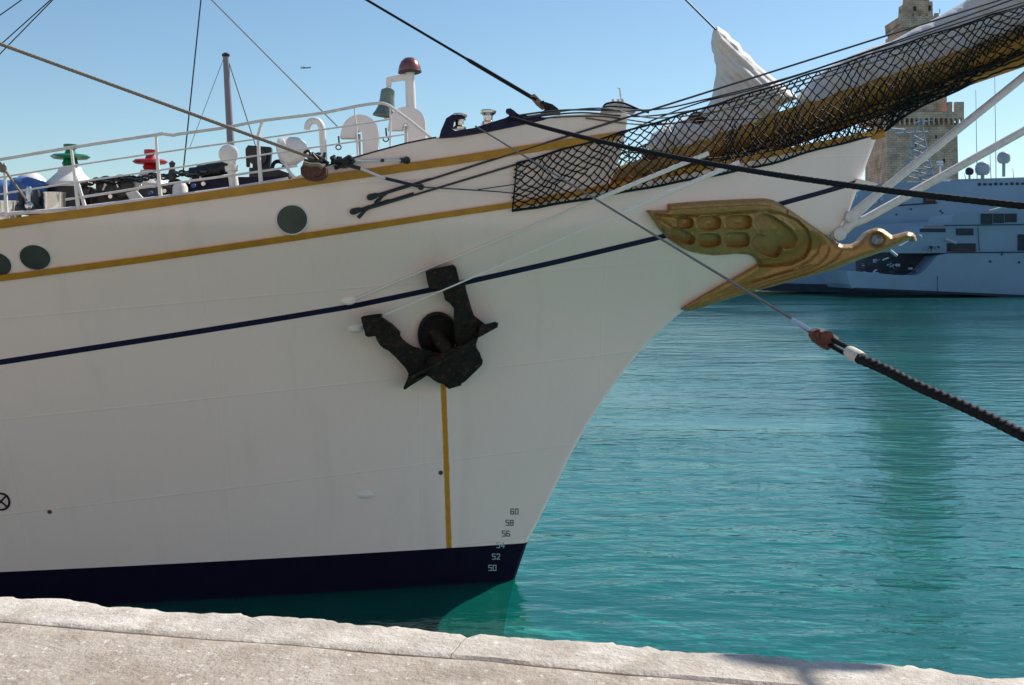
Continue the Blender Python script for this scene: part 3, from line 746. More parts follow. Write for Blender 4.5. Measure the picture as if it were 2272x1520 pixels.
sp_ = smoothpts([W(*p) for p in base], 44); mk('rope', tube(newbm(), sp_, .036, 14, lobes=3, pitch=.17), ROPEB, lr)
for o in (-8, 8):
    P = [(1840, 757 + o * .9, 7.75), (1875, 776 + o, 7.55), (1905, 793 + o * .7, 7.36), (1940, 810 + o * .35, 7.22)]
    mk('rope_leg', tube(newbm(), smoothpts([W(*p) for p in P], 12), .019, 10, lobes=3, pitch=.1), ROPEB, lr)
c0 = W(1884, 781, 7.5); c1 = W(1912, 796, 7.34)
q = tube(newbm(), line(c0, c1, 8), [.042, .045, .044, .046, .044, .046, .045, .044, .04], 14, lobes=0); mk('seizing', q, CREAM, lr)

# grey rope with brown block, upper left
ro = rope('guy_rope', line(W(-60, 76, 15.5), W(698, 352, 16.0), 260), .027, TAN, 'grey-brown twisted rope slanting from the upper left to the brown block on deck', 'rope', n=9, lobes=3, pitch=.16)
bk = thing('tackle_block', 'big dark brown wooden block at the deck edge left of the polished rod', 'tackle block', tuple(W(695, 398, 16.0)))
q = newbm(); ext(q, [(665, 372), (672, 362), (690, 358), (712, 362), (722, 372), (722, 386), (712, 397), (694, 401), (676, 397), (666, 385)], 15.9, .26, .05); mk('shell', q, RUSTB, bk)
q = newbm(); tube(q, smoothpts([W(674, 362, 15.86), W(690, 366, 15.84), W(706, 366, 15.84), W(716, 372, 15.86)]), .03, 8); mk('strop', q, TAN, bk)
q = newbm(); rs = random.Random(4)
for k in range(12):
    c = W(rs.uniform(684, 734), rs.uniform(344, 358), 16.1 + rs.uniform(-.1, .1)); tube(q, smoothpts([c + Vector((rs.uniform(-.1, .1), rs.uniform(-.05, .05), rs.uniform(-.06, .06))) for _ in range(4)]), .022, 6)
tag(mk('shackle_cluster', q, DARK), 'tangle of dark shackles above the brown block beside the curved pipe', 'shackle')
q = newbm()
for k in range(10):
    c = W(rs.uniform(738, 775), rs.uniform(350, 368), Yr); tube(q, smoothpts([c + Vector((rs.uniform(-.09, .09), rs.uniform(-.03, .03), rs.uniform(-.05, .05))) for _ in range(4)]), .024, 6)
ext(q, [(735, 356), (745, 350), (770, 352), (778, 360), (770, 368), (745, 366)], Yr - .02, .1, .02)
mk('rod_clamp', q, DARK, ship)
q = newbm(); ext(q, [(742, 363), (776, 362), (780, 368), (768, 374), (748, 373)], Yr + .1, .08, .01); mks('clamp_pad', q, OCHRE, ship)

# thin rigging against the sky
def thin(a, b, Y1, Y2, r, m, lab): rope('rigging_line', line(W(a[0], a[1], Y1), W(b[0], b[1], Y2), 6), r, m, parent=ship).__setitem__('label', lab)
thin((452, -60), (406, 385), 18.5, 18.5, .012, WIRED, 'thin dark line falling almost upright left of the grey mast')
thin((430, -40), (748, 280), 18.5, 18.2, .010, TAN, 'thin tan line slanting down to the round white plates')
thin((-40, 62), (90, -30), 18, 18, .010, WIRED, 'leftmost thin line crossing the top left corner')
thin((-20, 118), (140, -25), 18, 18, .010, WIRED, 'thin line in the top left corner')
thin((-20, 140), (150, -34), 18, 18, .010, WIRED, 'thin line in the top left corner')

# ------------------------------------------------------------ railing
def eY(px): return float(pxY(px, float(np.interp(px, [0, 440, 680, 1000], [491, 430, 396, 302])))) + .10
def rl(pts, r):
    return tube(newbm(), smoothpts([W(px, py, eY(px)) for px, py in pts], 6), r, 8)
rail = lambda pts, r, nm='guard_rail': mk(nm, rl(pts, r), WHITEG, ship)
rail([(-140, 378), (0, 354), (160, 327), (345, 299), (360, 297), (385, 300), (400, 297), (500, 283), (580, 268), (700, 253), (760, 242), (800, 234), (838, 229), (856, 231), (876, 243), (915, 272), (957, 306)], .024, 'top_rail')
rail([(-140, 417), (0, 394), (160, 368), (345, 340), (580, 307), (760, 281), (868, 264)], .013)
rail([(-140, 455), (0, 431), (160, 406), (345, 379), (580, 344), (760, 318), (900, 298)], .013)
rail([(145, 443), (250, 427), (345, 412), (500, 391), (600, 377), (660, 368)], .017)
rail([(-140, 488), (0, 476), (160, 463), (345, 440), (500, 420), (640, 397)], .03)
for P in ([(158, 330), (166, 390), (175, 474)], [(164, 375), (180, 430), (192, 472)], [(346, 300), (350, 360), (357, 446)], [(582, 268), (573, 300), (574, 340), (579, 407)], [(10, 362), (12, 420), (16, 490)], [(786, 238), (790, 276), (794, 345)], [(-100, 372), (-98, 500)], [(866, 232), (866, 262), (866, 326)]):
    Y = eY(P[-1][0]); r = .026 if P[0][0] < 600 else .014
    q = tube(newbm(), [W(a, b, Y) for a, b in P], [r * .8] + [r] * (len(P) - 2) + [r * 1.25], 8)
    if P[0][0] < 600: lathe(q, [(r * 1.6, -.01), (r * 1.6, .02)], W(P[-1][0], P[-1][1], Y), n=12)
    mk('stanchion', q, WHITE, ship)

# ------------------------------------------------------------ things on the foredeck
def zdk(px, Y):  # deck height under something at distance Y
    x = (px - CX) / F * Y; return float(g1(x)) - .06
def base(px, Y): x = (px - CX) / F * Y; return Vector((x, Y, zdk(px, Y)))
def hpy(py, Y): return EYE - (py - HY) / F * Y
def cap_(px, Y, wheelY, topY, coneR, coneTop, wr, m, label):
    b = base(px, Y); t = thing('capstan', label, 'capstan', tuple(b), 'capstans on the foredeck')
    zc0 = hpy(coneTop[1], Y); zc1 = hpy(coneTop[0], Y)
    mk('pedestal', lathe(newbm(), [(coneR * .95, 0), (coneR * .95, zc0 - b.z - .12)], b, n=24), DARK, t)
    mk('drum', lathe(newbm(), [(coneR, zc0 - b.z - .12), (coneR * 1.02, zc0 - b.z - .05), (coneR * .97, zc0 - b.z - .03), (coneR * .74, zc0 - b.z + (zc1 - zc0) * .22), (coneR * .56, zc0 - b.z + (zc1 - zc0) * .55), (coneR * .46, zc1 - b.z), (0, zc1 - b.z)], b, n=24), WHITE, t)
    zw = hpy(wheelY, Y); zt = hpy(topY, Y)
    q = lathe(newbm(), [(wr * .30, zc1 - b.z - .01), (wr * .42, zc1 - b.z + .05), (wr * .32, zw - b.z - .03), (wr * .85, zw - b.z - .03), (wr, zw - b.z), (wr * .85, zw - b.z + .03), (wr * .3, zw - b.z + .04), (wr * .22, zt - b.z - .09), (wr * .34, zt - b.z - .07), (wr * .34, zt - b.z - .01), (0, zt - b.z)], b, n=28)
    mk('handwheel', q, m, t)
cap_(156, 17.2, 348, 319, .34, (371, 398), .29, GREEN, 'capstan with bright green handwheel and white drum behind the railing')
cap_(333, 17.4, 359, 331, .30, (378, 402), .265, RED, 'capstan with red handwheel and white drum behind the railing')
# windlass and chain
rs = random.Random(11)
q = newbm(); 
for k in range(52):
    px = 112 + k * 6.8; py = 428 - (px - 112) * .085 + 3 * math.sin(k * .7); c = W(px, py - 16, 17.0)
    a = (k % 2) * 1.3; u = Vector((.055, 0, -.004)); v = Vector((0, math.cos(a), math.sin(a))) * .04
    tube(q, [c + u * math.cos(t) + v * math.sin(t) for t in np.linspace(0, 2 * math.pi, 9)], .017, 5, cap=False)
tag(mk('anchor_chain', q, DARK), 'dark anchor chain lying over the windlass behind the railing', 'chain')
wd = thing('windlass', 'long low black windlass machinery behind the railing between the capstans', 'windlass', tuple(base(280, 17.4)))
q = newbm()
b0 = base(110, 17.3)
for (x0, x1, yt) in ((112, 215, 418), (215, 300, 417), (300, 372, 410), (372, 470, 404)):
    a = W(x0, yt, 17.2); b = W(x1, yt, 17.2); zz = zdk((x0 + x1) / 2, 17.2); box(q, (a.x, 17.15, zz), (b.x - .015, 17.7, a.z), .03)
mk('bed', q, DARK, wd)
for (px, r) in ((250, .16), (282, .18), (400, .12)):
    q = lathe(newbm(), [(r * .6, -.3), (r, -.28), (r, -.2), (r * .6, -.16), (r * .6, .16), (r, .2), (r, .28), (r * .6, .3)], W(px, 416, 17.35), (0, 1, .0), 18); mk('gypsy_wheel', q, DARK, wd)
q = newbm(); ext(q, [(278, 428), (300, 422), (322, 446), (318, 462), (296, 456)], 16.9, .08, .01); mk('brake_arm', q, WHITEG, wd)
for k, (px, py, dx, mm) in enumerate(((228, 410, 6, WHITE), (262, 404, -4, CHROME), (306, 412, 5, CHROME), (350, 398, -5, WHITE), (420, 396, 4, CHROME), (446, 388, -3, WHITE))):
    q = newbm(); tube(q, [W(px, py + 12, 17.0), W(px + dx, py, 17.0)], .014, 6); bmesh.ops.create_icosphere(q, subdivisions=2, radius=.026, matrix=Matrix.Translation(W(px + dx, py, 17.0))); mk('lever', q, mm, wd)
for k, (px, py) in enumerate(((215, 432), (246, 436), (334, 428), (366, 424), (430, 412), (452, 408))):
    q = lathe(newbm(), [(.0, -.03), (.032, -.03), (.032, .03), (0, .03)], W(px, py, 16.98), (0, 1, 0), 12); mk('bearing_cap', q, CHROME if k % 2 else BLUEC, wd)
q = lathe(newbm(), [(.05, 0), (.06, .1), (.035, .2), (.05, .26), (0, .3)], W(382, 400, 17.0), n=12); tag(mk('valve', q, DARK), 'small dark valve knob beside the thin dark line', 'valve')
q = lathe(newbm(), [(.12, 0), (.11, .3), (.08, .36)], base(400, 16.7) , n=16); tag(mk('pipe_stub', q, WHITEG), 'short pale pipe stub behind the lower rail right of the red capstan', 'pipe')
# winch with navy housing
wn = thing('mooring_winch', 'dark blue mooring winch standing left of the round white lamp', 'winch', tuple(base(480, 17.3)))
q = newbm(); a = W(418, 396, 17.2); b = W(640, 372, 17.2); box(q, (a.x, 17.1, base(450, 17.2).z), (b.x, 17.8, a.z + .02), .05); mk('housing', q, NAVY, wn)
q = newbm()
for (px, py, r) in ((466, 380, .11), (485, 374, .10), (448, 382, .09)): lathe(q, [(r, -.18), (r, .18)], W(px, py, 17.3), (1, 0, .1), 16)
ext(q, [(444, 376), (452, 369), (500, 368), (505, 374), (470, 378)], 17.2, .3, .02); mk('gears', q, DARK, wn)
w2 = thing('cable_reel', 'black upright frame and reel behind the bent stanchion', 'reel', tuple(base(575, 17.5)))
q = newbm(); ext(q, [(544, 330), (550, 322), (600, 326), (602, 332), (598, 374), (560, 376), (560, 345), (552, 345), (552, 370), (546, 370)], 17.3, .10, .01)
mk('frame', q, DARK, w2); mk('reel', lathe(newbm(), [(.13, -.2), (.13, -.17), (.10, -.16), (.10, .16), (.13, .17), (.13, .2)], W(577, 352, 17.35), (0, 1, 0), 20), DARK, w2)
q = newbm(); ext(q, [(552, 372), (600, 370), (640, 384), (640, 392), (552, 400)], 17.3, .5, .02); mk('foot', q, DARK, w2)
q = newbm(); tube(q, smoothpts([W(604, 372, 17.0), W(608, 362, 17.0), W(618, 358, 17.0), W(632, 364, 17.0), W(628, 372, 17.0)]), .03, 8); tag(mk('hawser_loop', q, ROPEB), 'small black hawser loop between the reel and the white floodlight', 'rope')
# round white lamp on post
lp = thing('deck_lamp', 'round white lamp on a short thick post behind the railing', 'lamp', tuple(base(510, 16.6)))
q = lathe(newbm(), [(0, -.075), (.10, -.075), (.138, -.045), (.145, 0), (.138, .045), (.10, .07), (0, .08)], W(507, 342, 16.7), (.15, -1, 0), 26); mk('lamp_head', q, WHITE, lp)
p0 = base(524, 16.7); p1 = W(512, 360, 16.7); q = tube(newbm(), [p0 + Vector((0, -.1, -.1)), p0.lerp(p1, .4), p0.lerp(p1, .75), p0.lerp(p1, .76), p0.lerp(p1, .9), p0.lerp(p1, .91), p1], [.075, .072, .07, .1, .1, .05, .045], 14); mk('post', q, WHITE, lp)
# floodlight
fl = thing('floodlight', 'large white egg-shaped floodlight tilted up beside the curved pipe', 'floodlight', tuple(base(650, 16.9)))
q = lathe(newbm(), [(0, -.27), (.08, -.25), (.17, -.17), (.215, -.04), (.22, .05), (.235, .06), (.235, .11), (.20, .14), (.12, .18), (0, .19)], W(644, 336, 16.8), (-.85, -.25, -.28), 26); mk('housing', q, WHITE, fl)
q = newbm(); tube(q, smoothpts([W(632, 362, 16.6), W(645, 385, 16.6), W(662, 400, 16.5)]), .022, 8); tube(q, [W(640, 310, 16.8), W(666, 318, 16.8), W(676, 345, 16.8)], .02, 6); mks('bracket', q, WHITE, fl)
# gooseneck pipe
q = tube(newbm(), smoothpts([W(682, 288, 16.9), W(684, 275, 16.9), W(694, 268, 16.9), W(706, 270, 16.9), W(714, 284, 16.9), W(716, 310, 16.9), W(719, 360, 16.9), base(722, 16.9) + Vector((0, 0, -.1))], 8), .052, 14); tag(mk('vent_pipe', q, WHITE), 'white pipe bent over like a walking stick behind the railing', 'vent pipe')
# round cowl plates with key-hole cut
def plate(cx, cy, lab):
    Y = 17.3; o = [(cx - 43, cy + 12), (cx - 42, cy + 6)]
    o += [(cx - 41 * math.cos(t) + 1, cy - 40 * math.sin(t)) for t in np.linspace(.12, math.pi - .12, 18)]
    o += [(cx + 42, cy + 8), (cx + 42, cy + 90), (cx + 8, cy + 90), (cx + 8, cy + 4), (cx + 6, cy - 3), (cx, cy - 6), (cx - 6, cy - 4), (cx - 9, cy + 2), (cx - 9, cy + 12)]
    return o
for (cx, cy, lab) in ((797, 294, 'left of the two round white plates with a hook-shaped slot'), (902, 276, 'right of the two round white plates, below the bell post')):
    t = thing('cowl', lab, 'cowl', tuple(base(cx, 17.4)), 'round white cowls on the bow')
    q = ext(newbm(), plate(cx, cy, ''), 17.3, .22, .012); mk('plate', q, WHITE, t)
    q = newbm(); tube(q, [W(cx - 46, cy + 8, 17.25), W(cx - 45, cy + 20, 17.25), W(cx - 44, cy + 28, 17.25)], .013, 6)
    tube(q, [W(cx - 46 + 6 * math.cos(s), cy + 33 + 5 * math.sin(s), 17.25) for s in np.linspace(0, 6.28, 12)], .010, 5); mk('hook', q, DARK, t)
    q = newbm(); tube(q, [W(cx - 1, cy + 4, 17.5), W(cx, cy + 85, 17.5)], .028, 8); mk('strut', q, WHITEG, t)
# bell post
bp_ = thing('bell_post', 'tall white post with a shiny copper dome and side arm at the bow', 'post', tuple(base(916, 17.9)))
pb = base(918, 17.9); pt = W(909, 160, 17.9)
mk('post', tube(newbm(), [pb, pb.lerp(pt, .5), pt], [.12, .085, .075], 18), WHITE, bp_)
q = newbm(); ext(q, [(856, 181), (858, 171), (895, 164), (912, 162), (914, 190), (903, 182), (894, 177), (868, 181), (868, 193), (857, 193)], 17.86, .08, .008); mk('arm', q, WHITE, bp_)
q = lathe(newbm(), [(0, .19), (.07, .18), (.13, .13), (.165, .06), (.18, .0), (.185, -.03), (.15, -.05), (.06, -.035), (0, -.03)], W(909, 154, 17.9), (-.06, 0, 1), 30); mk('dome', q, COPPER, bp_)
q = lathe(newbm(), [(0, -.02), (.155, -.07), (.186, -.055), (.188, -.035), (.18, -.025)], W(909, 154, 17.9), (-.06, 0, 1), 30); mk('dome_rim', q, DARK, bp_)
be = thing('bell', 'green bronze ship bell hanging from the white post arm', 'bell', tuple(W(858, 258, 17.86)))
c = W(861, 200, 17.9)
q = lathe(newbm(), [(0, .03), (.05, .03), (.105, .0), (.115, -.05), (.118, -.16), (.135, -.26), (.165, -.34), (.20, -.39), (.205, -.42), (.18, -.42), (.12, -.3), (0, -.2)], c, (.10, 0, 1), 30); mk('bell_body', q, BRONZE, be)
q = newbm(); tube(q, [W(862, 188, 17.9), W(861, 201, 17.9)], .03, 8); tube(q, [c + Vector((0, 0, -.2)), c + Vector((-.04, 0, -.46))], [.012, .022], 6); mk('crown_and_clapper', q, CHROME, be)
# grey mast with stays
ms = thing('signal_mast', 'slim grey mast with a dark cap rising behind the foredeck railing', 'mast', tuple(base(520, 21.5)))
mb = base(522, 21.5); mt = W(501, 124, 21.5)
mk('pole', tube(newbm(), [mb, mt], [.085, .058], 14), GREYM, ms)
mk('cap', lathe(newbm(), [(.06, -.02), (.075, .0), (.075, .03), (.03, .06), (0, .06)], mt, n=14), DARK, ms)
for a in ((585, 380), (420, 330)):
    q = tube(newbm(), line(W(505 if a[0] > 500 else 496, 130, 21.5), W(a[0], a[1], 21.5), 4), .010 if a[0] > 500 else .005, 5); mk('stay', q, WIRED, ms)
# left corner: covered gear, bollards
q = newbm(); rs = random.Random(3)
P = [(-60, 452), (-58, 415), (-30, 402), (0, 398), (20, 400), (30, 394), (60, 392), (84, 400), (100, 412), (108, 420), (104, 432), (92, 440), (88, 470), (60, 478), (20, 470)]
bm = relief(newbm(), P, 4, lambda X, Yp, d: 17.0 - .35 * rnd(d, 22) - .03 * nz(X, Yp, 11, 2), lambda X, Yp, d, Yf: 34.2 - Yf)
tag(mk('covered_winch', bm, BLUEC), 'deck gear wrapped in a blue tarpaulin at the far left', 'covered gear')
q = lathe(newbm(), [(0, .16), (.10, .14), (.19, .07), (.24, 0), (.24, -.06)], W(70, 404, 17.35), (.1, 0, 1), 22); tag(mk('white_lid', q, WHITE), 'white domed lid behind the blue tarpaulin', 'lid')
for (px, lab, r, tp) in ((121, 'stainless steel bollard left of the green capstan', .155, 427), (22, 'stainless steel bollard at the far left below the blue tarpaulin', .155, 446)):
    Y = 16.3; b = base(px, Y); z1 = hpy(tp, Y) - b.z
    tag(mk('bollard', lathe(newbm(), [(r, 0), (r, z1 - .03), (r * 1.03, z1 - .02), (r * 1.03, z1), (0, z1)], b, n=24), CHROME), lab, 'bollard', 'steel bollards on the foredeck')
for k, (px, py) in enumerate(((48, 470), (66, 462), (84, 470))):
    q = newbm(); bmesh.ops.create_icosphere(q, subdivisions=3, radius=.075, matrix=Matrix.Translation(W(px, py - 4, 16.25))); lathe(q, [(.05, 0), (.05, .28), (.03, .34)], W(px - 2, py + 4, 16.3), n=12)
    tag(mk('cleat', q, DARK if k != 1 else CHROME), ['dark shiny cleat nearest the left edge under the blue tarpaulin', 'polished cleat between two dark ones', 'dark cleat just left of the steel bollard'][k], 'cleat', 'small cleats on the foredeck')
q = newbm(); tube(q, [W(-2, 362, 15.9), W(10, 376, 15.9), W(60, 446, 15.9)], [.03, .02, .016], 6); bmesh.ops.create_icosphere(q, subdivisions=2, radius=.06, matrix=Matrix.Translation(W(6, 374, 15.9)))
tag(mk('lashing', q, TAN), 'thin lashing knotted to the rail at the left edge', 'rope')

# ------------------------------------------------------------ airliner
ap = thing('airliner', 'tiny airliner high in the blue sky above the deck lamp', 'aeroplane', tuple(W(679, 151, 3000)))
c = W(679, 151, 3000)
mk('fuselage', tube(newbm(), [c + Vector(p) for p in ((-14, 0, .3), (-12, 0, 0), (9, 0, 1.0), (13, 0, 1.5), (14.5, 0, 1.2))], [.5, 1.6, 1.6, 1.2, .2], 10), GREYM, ap)
q = newbm(); f = [q.verts.new(c + Vector(p)) for p in ((-3, 0, 0), (3, 0, 0), (-5, -14, 1.5), (-8, -14, 1.5), (-5, 14, 1.5), (-8, 14, 1.5))]
q.faces.new((f[0], f[1], f[2], f[3])); q.faces.new((f[0], f[1], f[4], f[5])); mk('wings', q, GREYM, ap)
q = newbm(); f = [q.verts.new(c + Vector(p)) for p in ((-14, 0, .6), (-11, 0, .6), (-13.5, 0, 4.2), (-15, 0, 4.2))]; q.faces.new(f); mk('tail_fin', q, GREYM, ap)

# ------------------------------------------------------------ setting: water, quay, far shore
def water_material():
    m = bpy.data.materials.new('sea_water'); m.use_nodes = True; n = m.node_tree.nodes; l = m.node_tree.links; b = n['Principled BSDF']
    b.inputs['Roughness'].default_value = .04; b.inputs['IOR'].default_value = 1.333
    g = n.new('ShaderNodeNewGeometry')
    def noise(sx, sy, det, dist=0.0):
        k = n.new('ShaderNodeMapping'); k.inputs['Scale'].default_value = (sx, sy, 1); k.inputs['Rotation'].default_value = (0, 0, R(9)); l.new(g.outputs['Position'], k.inputs[0])
        q = n.new('ShaderNodeTexNoise'); q.inputs['Scale'].default_value = 1; q.inputs['Detail'].default_value = det; q.inputs['Distortion'].default_value = dist; l.new(k.outputs[0], q.inputs['Vector']); return q.outputs[0]
    c = noise(.05, .03, 3); mx = n.new('ShaderNodeMix'); mx.data_type = 'RGBA'; l.new(c, mx.inputs[0])
    mx.inputs[6].default_value = (.003, .19, .155, 1); mx.inputs[7].default_value = (.012, .25, .21, 1); l.new(mx.outputs[2], b.inputs['Base Color'])
    out = n['Material Output']; tr = n.new('ShaderNodeBsdfTransparent'); tr.inputs[0].default_value = (.62, .93, .90, 1); ms = n.new('ShaderNodeMixShader')
    lw = n.new('ShaderNodeFresnel'); lw.inputs['IOR'].default_value = 1.42
    gl = n.new('ShaderNodeBsdfGlossy'); gl.inputs['Roughness'].default_value = .04; df = n.new('ShaderNodeBsdfDiffuse'); l.new(mx.outputs[2], df.inputs[0])
    body = n.new('ShaderNodeMixShader'); body.inputs[0].default_value = .36; l.new(tr.outputs[0], body.inputs[1]); l.new(df.outputs[0], body.inputs[2])
    l.new(lw.outputs[0], ms.inputs[0]); l.new(body.outputs[0], ms.inputs[1]); l.new(gl.outputs[0], ms.inputs[2]); l.new(ms.outputs[0], out.inputs['Surface'])
    h = None
    for (sx, sy, det, amp) in ((.38, .8, 2, .10), (1.25, 2.7, 3, .040), (4.5, 8.5, 3, .007)):
        q = noise(sx, sy, det, .4); t = n.new('ShaderNodeMath'); t.operation = 'MULTIPLY'; l.new(q, t.inputs[0]); t.inputs[1].default_value = amp
        if h is None: h = t.outputs[0]
        else:
            s = n.new('ShaderNodeMath'); s.operation = 'ADD'; l.new(h, s.inputs[0]); l.new(t.outputs[0], s.inputs[1]); h = s.outputs[0]
    bp = n.new('ShaderNodeBump'); bp.inputs['Strength'].default_value = 1; bp.inputs['Distance'].default_value = 1.0; pn = noise(.035, .06, 3, .6); pr = n.new('ShaderNodeMapRange'); l.new(pn, pr.inputs[0]); pr.inputs['From Min'].default_value = .36; pr.inputs['From Max'].default_value = .62; pr.inputs['To Min'].default_value = .30; pr.inputs['To Max'].default_value = 1.25
    pm = n.new('ShaderNodeMath'); pm.operation = 'MULTIPLY'; l.new(h, pm.inputs[0]); l.new(pr.outputs[0], pm.inputs[1]); l.new(pm.outputs[0], bp.inputs['Height']); l.new(bp.outputs[0], gl.inputs['Normal']); l.new(bp.outputs[0], lw.inputs['Normal'])
    return m
bm = newbm(); v = [bm.verts.new(p) for p in ((-6000, -300, 0), (6000, -300, 0), (6000, 9000, 0), (-6000, 9000, 0))]; bm.faces.new(v)
o = mk('water', bm, water_material(), smooth=False, org=(0, 0, 0)); tag(o, kind='structure')
bm = newbm(); v = [bm.verts.new(p) for p in ((-6000, -300, -5), (6000, -300, -5), (6000, 9000, -5), (-6000, 9000, -5))]; bm.faces.new(v)
o = mk('sea_bed', bm, mat('sea_bed', (.04, .66, .56), .9, var=.15, scale=.2), smooth=False, org=(0, 0, 0)); tag(o, kind='structure')

QZ = EYE - 1.65
def stone(name, c1, c2, fleck, bump):
    m = bpy.data.materials.new(name); m.use_nodes = True; n = m.node_tree.nodes; l = m.node_tree.links; b = n['Principled BSDF']; b.inputs['Roughness'].default_value = .8
    tc = n.new('ShaderNodeTexCoord')
    def noise(s, d=6, mp=(1, 1, 1)):
        k = n.new('ShaderNodeMapping'); k.inputs['Scale'].default_value = mp; l.new(tc.outputs['Object'], k.inputs[0])
        q = n.new('ShaderNodeTexNoise'); q.inputs['Scale'].default_value = s; q.inputs['Detail'].default_value = d; q.inputs['Roughness'].default_value = .62; l.new(k.outputs[0], q.inputs['Vector']); return q.outputs[0]
    def ramp(v, a, c):
        r = n.new('ShaderNodeMapRange'); r.inputs['From Min'].default_value = a; r.inputs['From Max'].default_value = c; l.new(v, r.inputs['Value']); return r.outputs[0]
    def mix(f, a, c):
        q = n.new('ShaderNodeMix'); q.data_type = 'RGBA'; l.new(f, q.inputs[0])
        for i, v in ((6, a), (7, c)):
            if isinstance(v, tuple): q.inputs[i].default_value = v
            else: l.new(v, q.inputs[i])
        return q.outputs[2]
    c = mix(ramp(noise(5), .35, .65), c1, c2)
    c = mix(ramp(noise(22, 4), .60, .70), c, fleck)
    c = mix(ramp(noise(42, 3), .66, .72), c, (.20, .16, .12, 1))
    c = mix(ramp(noise(1.8, 3), .55, .75), c, tuple(x * .8 for x in c1[:3]) + (1,))
    l.new(c, b.inputs['Base Color'])
    bp = n.new('ShaderNodeBump'); bp.inputs['Distance'].default_value = bump; bp.inputs['Strength'].default_value = 1
    s = n.new('ShaderNodeMath'); s.operation = 'ADD'; l.new(noise(9, 8), s.inputs[0]); l.new(noise(38, 6), s.inputs[1]); l.new(s.outputs[0], bp.inputs['Height']); l.new(bp.outputs[0], b.inputs['Normal'])
    return m
STONE = stone('quay_coping_stone', (.45, .385, .315, 1), (.68, .615, .54, 1), (.80, .76, .70, 1), .012)
PAVE = stone('quay_paving_stone', (.37, .30, .235, 1), (.52, .445, .37, 1), (.78, .73, .67, 1), .015)
QL = Vector((-2.585, 5.69)); QR = Vector((2.08, 4.585)); qd = (QR - QL).normalized(); qn = Vector((qd.y, -qd.x))
if qn.y > 0: qn = -qn
def h1(t, s): 
    i = math.floor(t); f = t - i; f = f * f * (3 - 2 * f)
    a = math.sin(i * 127.1 + s * 311.7) * 43758.5453; b = math.sin((i + 1) * 127.1 + s * 311.7) * 43758.5453
    return (a - math.floor(a)) * (1 - f) + (b - math.floor(b)) * f - .5
def fb(t, s): return h1(t, s) + .5 * h1(t * 2.3, s + 1) + .25 * h1(t * 5.1, s + 2) + .14 * h1(t * 12, s + 3)
def chip(t): return .055 * fb(t * 2.6, 3) + .08 * abs(fb(t * 5, 8)) + .022 * fb(t * 19, 12)
joints = [-7.3, -2.9, 2.475, 6.9]
def coping():
    bm = newbm(); js = [-14] + joints + [16]
    for a, b in zip(js[:-1], js[1:]):
        n = int((b - a) / .022); prev = None; ga = .0012
        for i in range(n + 1):
            t = a + ga + (b - a - 2 * ga) * i / n; ce = chip(t)
            er = .03 * max(0, 1 - (t - a) / .04) + .03 * max(0, 1 - (b - t) / .04)
            inner = .375 + .016 * fb(t * 1.6, 20)
            skew = lambda w: t + .18 * (w / .37) * (-1 if a > -.5 else 1) * 0
            prof = [(ce + er + .05, -.75), (ce + er - .012, -.10), (ce + er + .004, -.035), (ce + er + .022, -.008), (ce + er + .055, .0)]
            prof += [(ce + .055 + (inner - ce - .075) * k / 6 + er * (6 - k) / 6, .007 * fb(t * 3 + k * 1.7, 30 + k)) for k in range(1, 7)]
            prof += [(inner - .006, -.010), (inner, -.06)]
            cur = []
            for (wv, hz) in prof:
                p = QL + qd * t + qn * wv; cur.append(bm.verts.new((p.x, p.y, QZ + hz)))
            if prev:
                for k in range(len(cur) - 1): bm.faces.new((prev[k], cur[k], cur[k + 1], prev[k + 1]))
            prev = cur
    return bm
o = mk('quay_coping', coping(), STONE, org=(0, 0, 0)); tag(o, kind='structure')
def paving():
    bm = newbm(); prev = None; ws = [0, .006, .02] + list(np.linspace(.1, 3, 18)) + [8, 30, 200]
    for i in range(0, 760):
        t = -14 + 30 * i / 759; inner = .375 + .016 * fb(t * 1.6, 20) + .0035; cur = []
        for k, wv in enumerate(ws):
            p = QL + qd * t + qn * (inner + wv); hz = -.05 if k == 0 else (-.008 if k == 1 else .006 * fb(t * 2.2 + k * 2.1, 40 + k) - .001)
            cur.append(bm.verts.new((p.x, p.y, QZ + hz - .004)))
        if prev:
            for k in range(len(cur) - 1): bm.faces.new((prev[k], cur[k], cur[k + 1], prev[k + 1]))
        prev = cur
    return bm
o = mk('quay_paving', paving(), PAVE, org=(0, 0, 0)); tag(o, kind='structure')
bm = newbm()
pa = QL + qd * -200 + qn * .12; pb2 = QL + qd * 200 + qn * .12; v = [bm.verts.new(p) for p in ((pa.x, pa.y, -5.2), (pb2.x, pb2.y, -5.2), (pb2.x, pb2.y, QZ - .74), (pa.x, pa.y, QZ - .74))]; bm.faces.new(v)
for (ta, tb) in ((-200, -14), (16, 200)):
    P = [QL + qd * ta + qn * .12, QL + qd * tb + qn * .12, QL + qd * tb + qn * 200, QL + qd * ta + qn * 200]
    bm.faces.new([bm.verts.new((p.x, p.y, QZ - .03)) for p in P])
    P = P[:2]; bm.faces.new([bm.verts.new(q) for q in ((P[0].x, P[0].y, QZ - .76), (P[1].x, P[1].y, QZ - .76), (P[1].x, P[1].y, QZ - .03), (P[0].x, P[0].y, QZ - .03))])
o = mk('quay_wall', bm, STONE, smooth=False, org=(0, 0, 0)); tag(o, kind='structure')
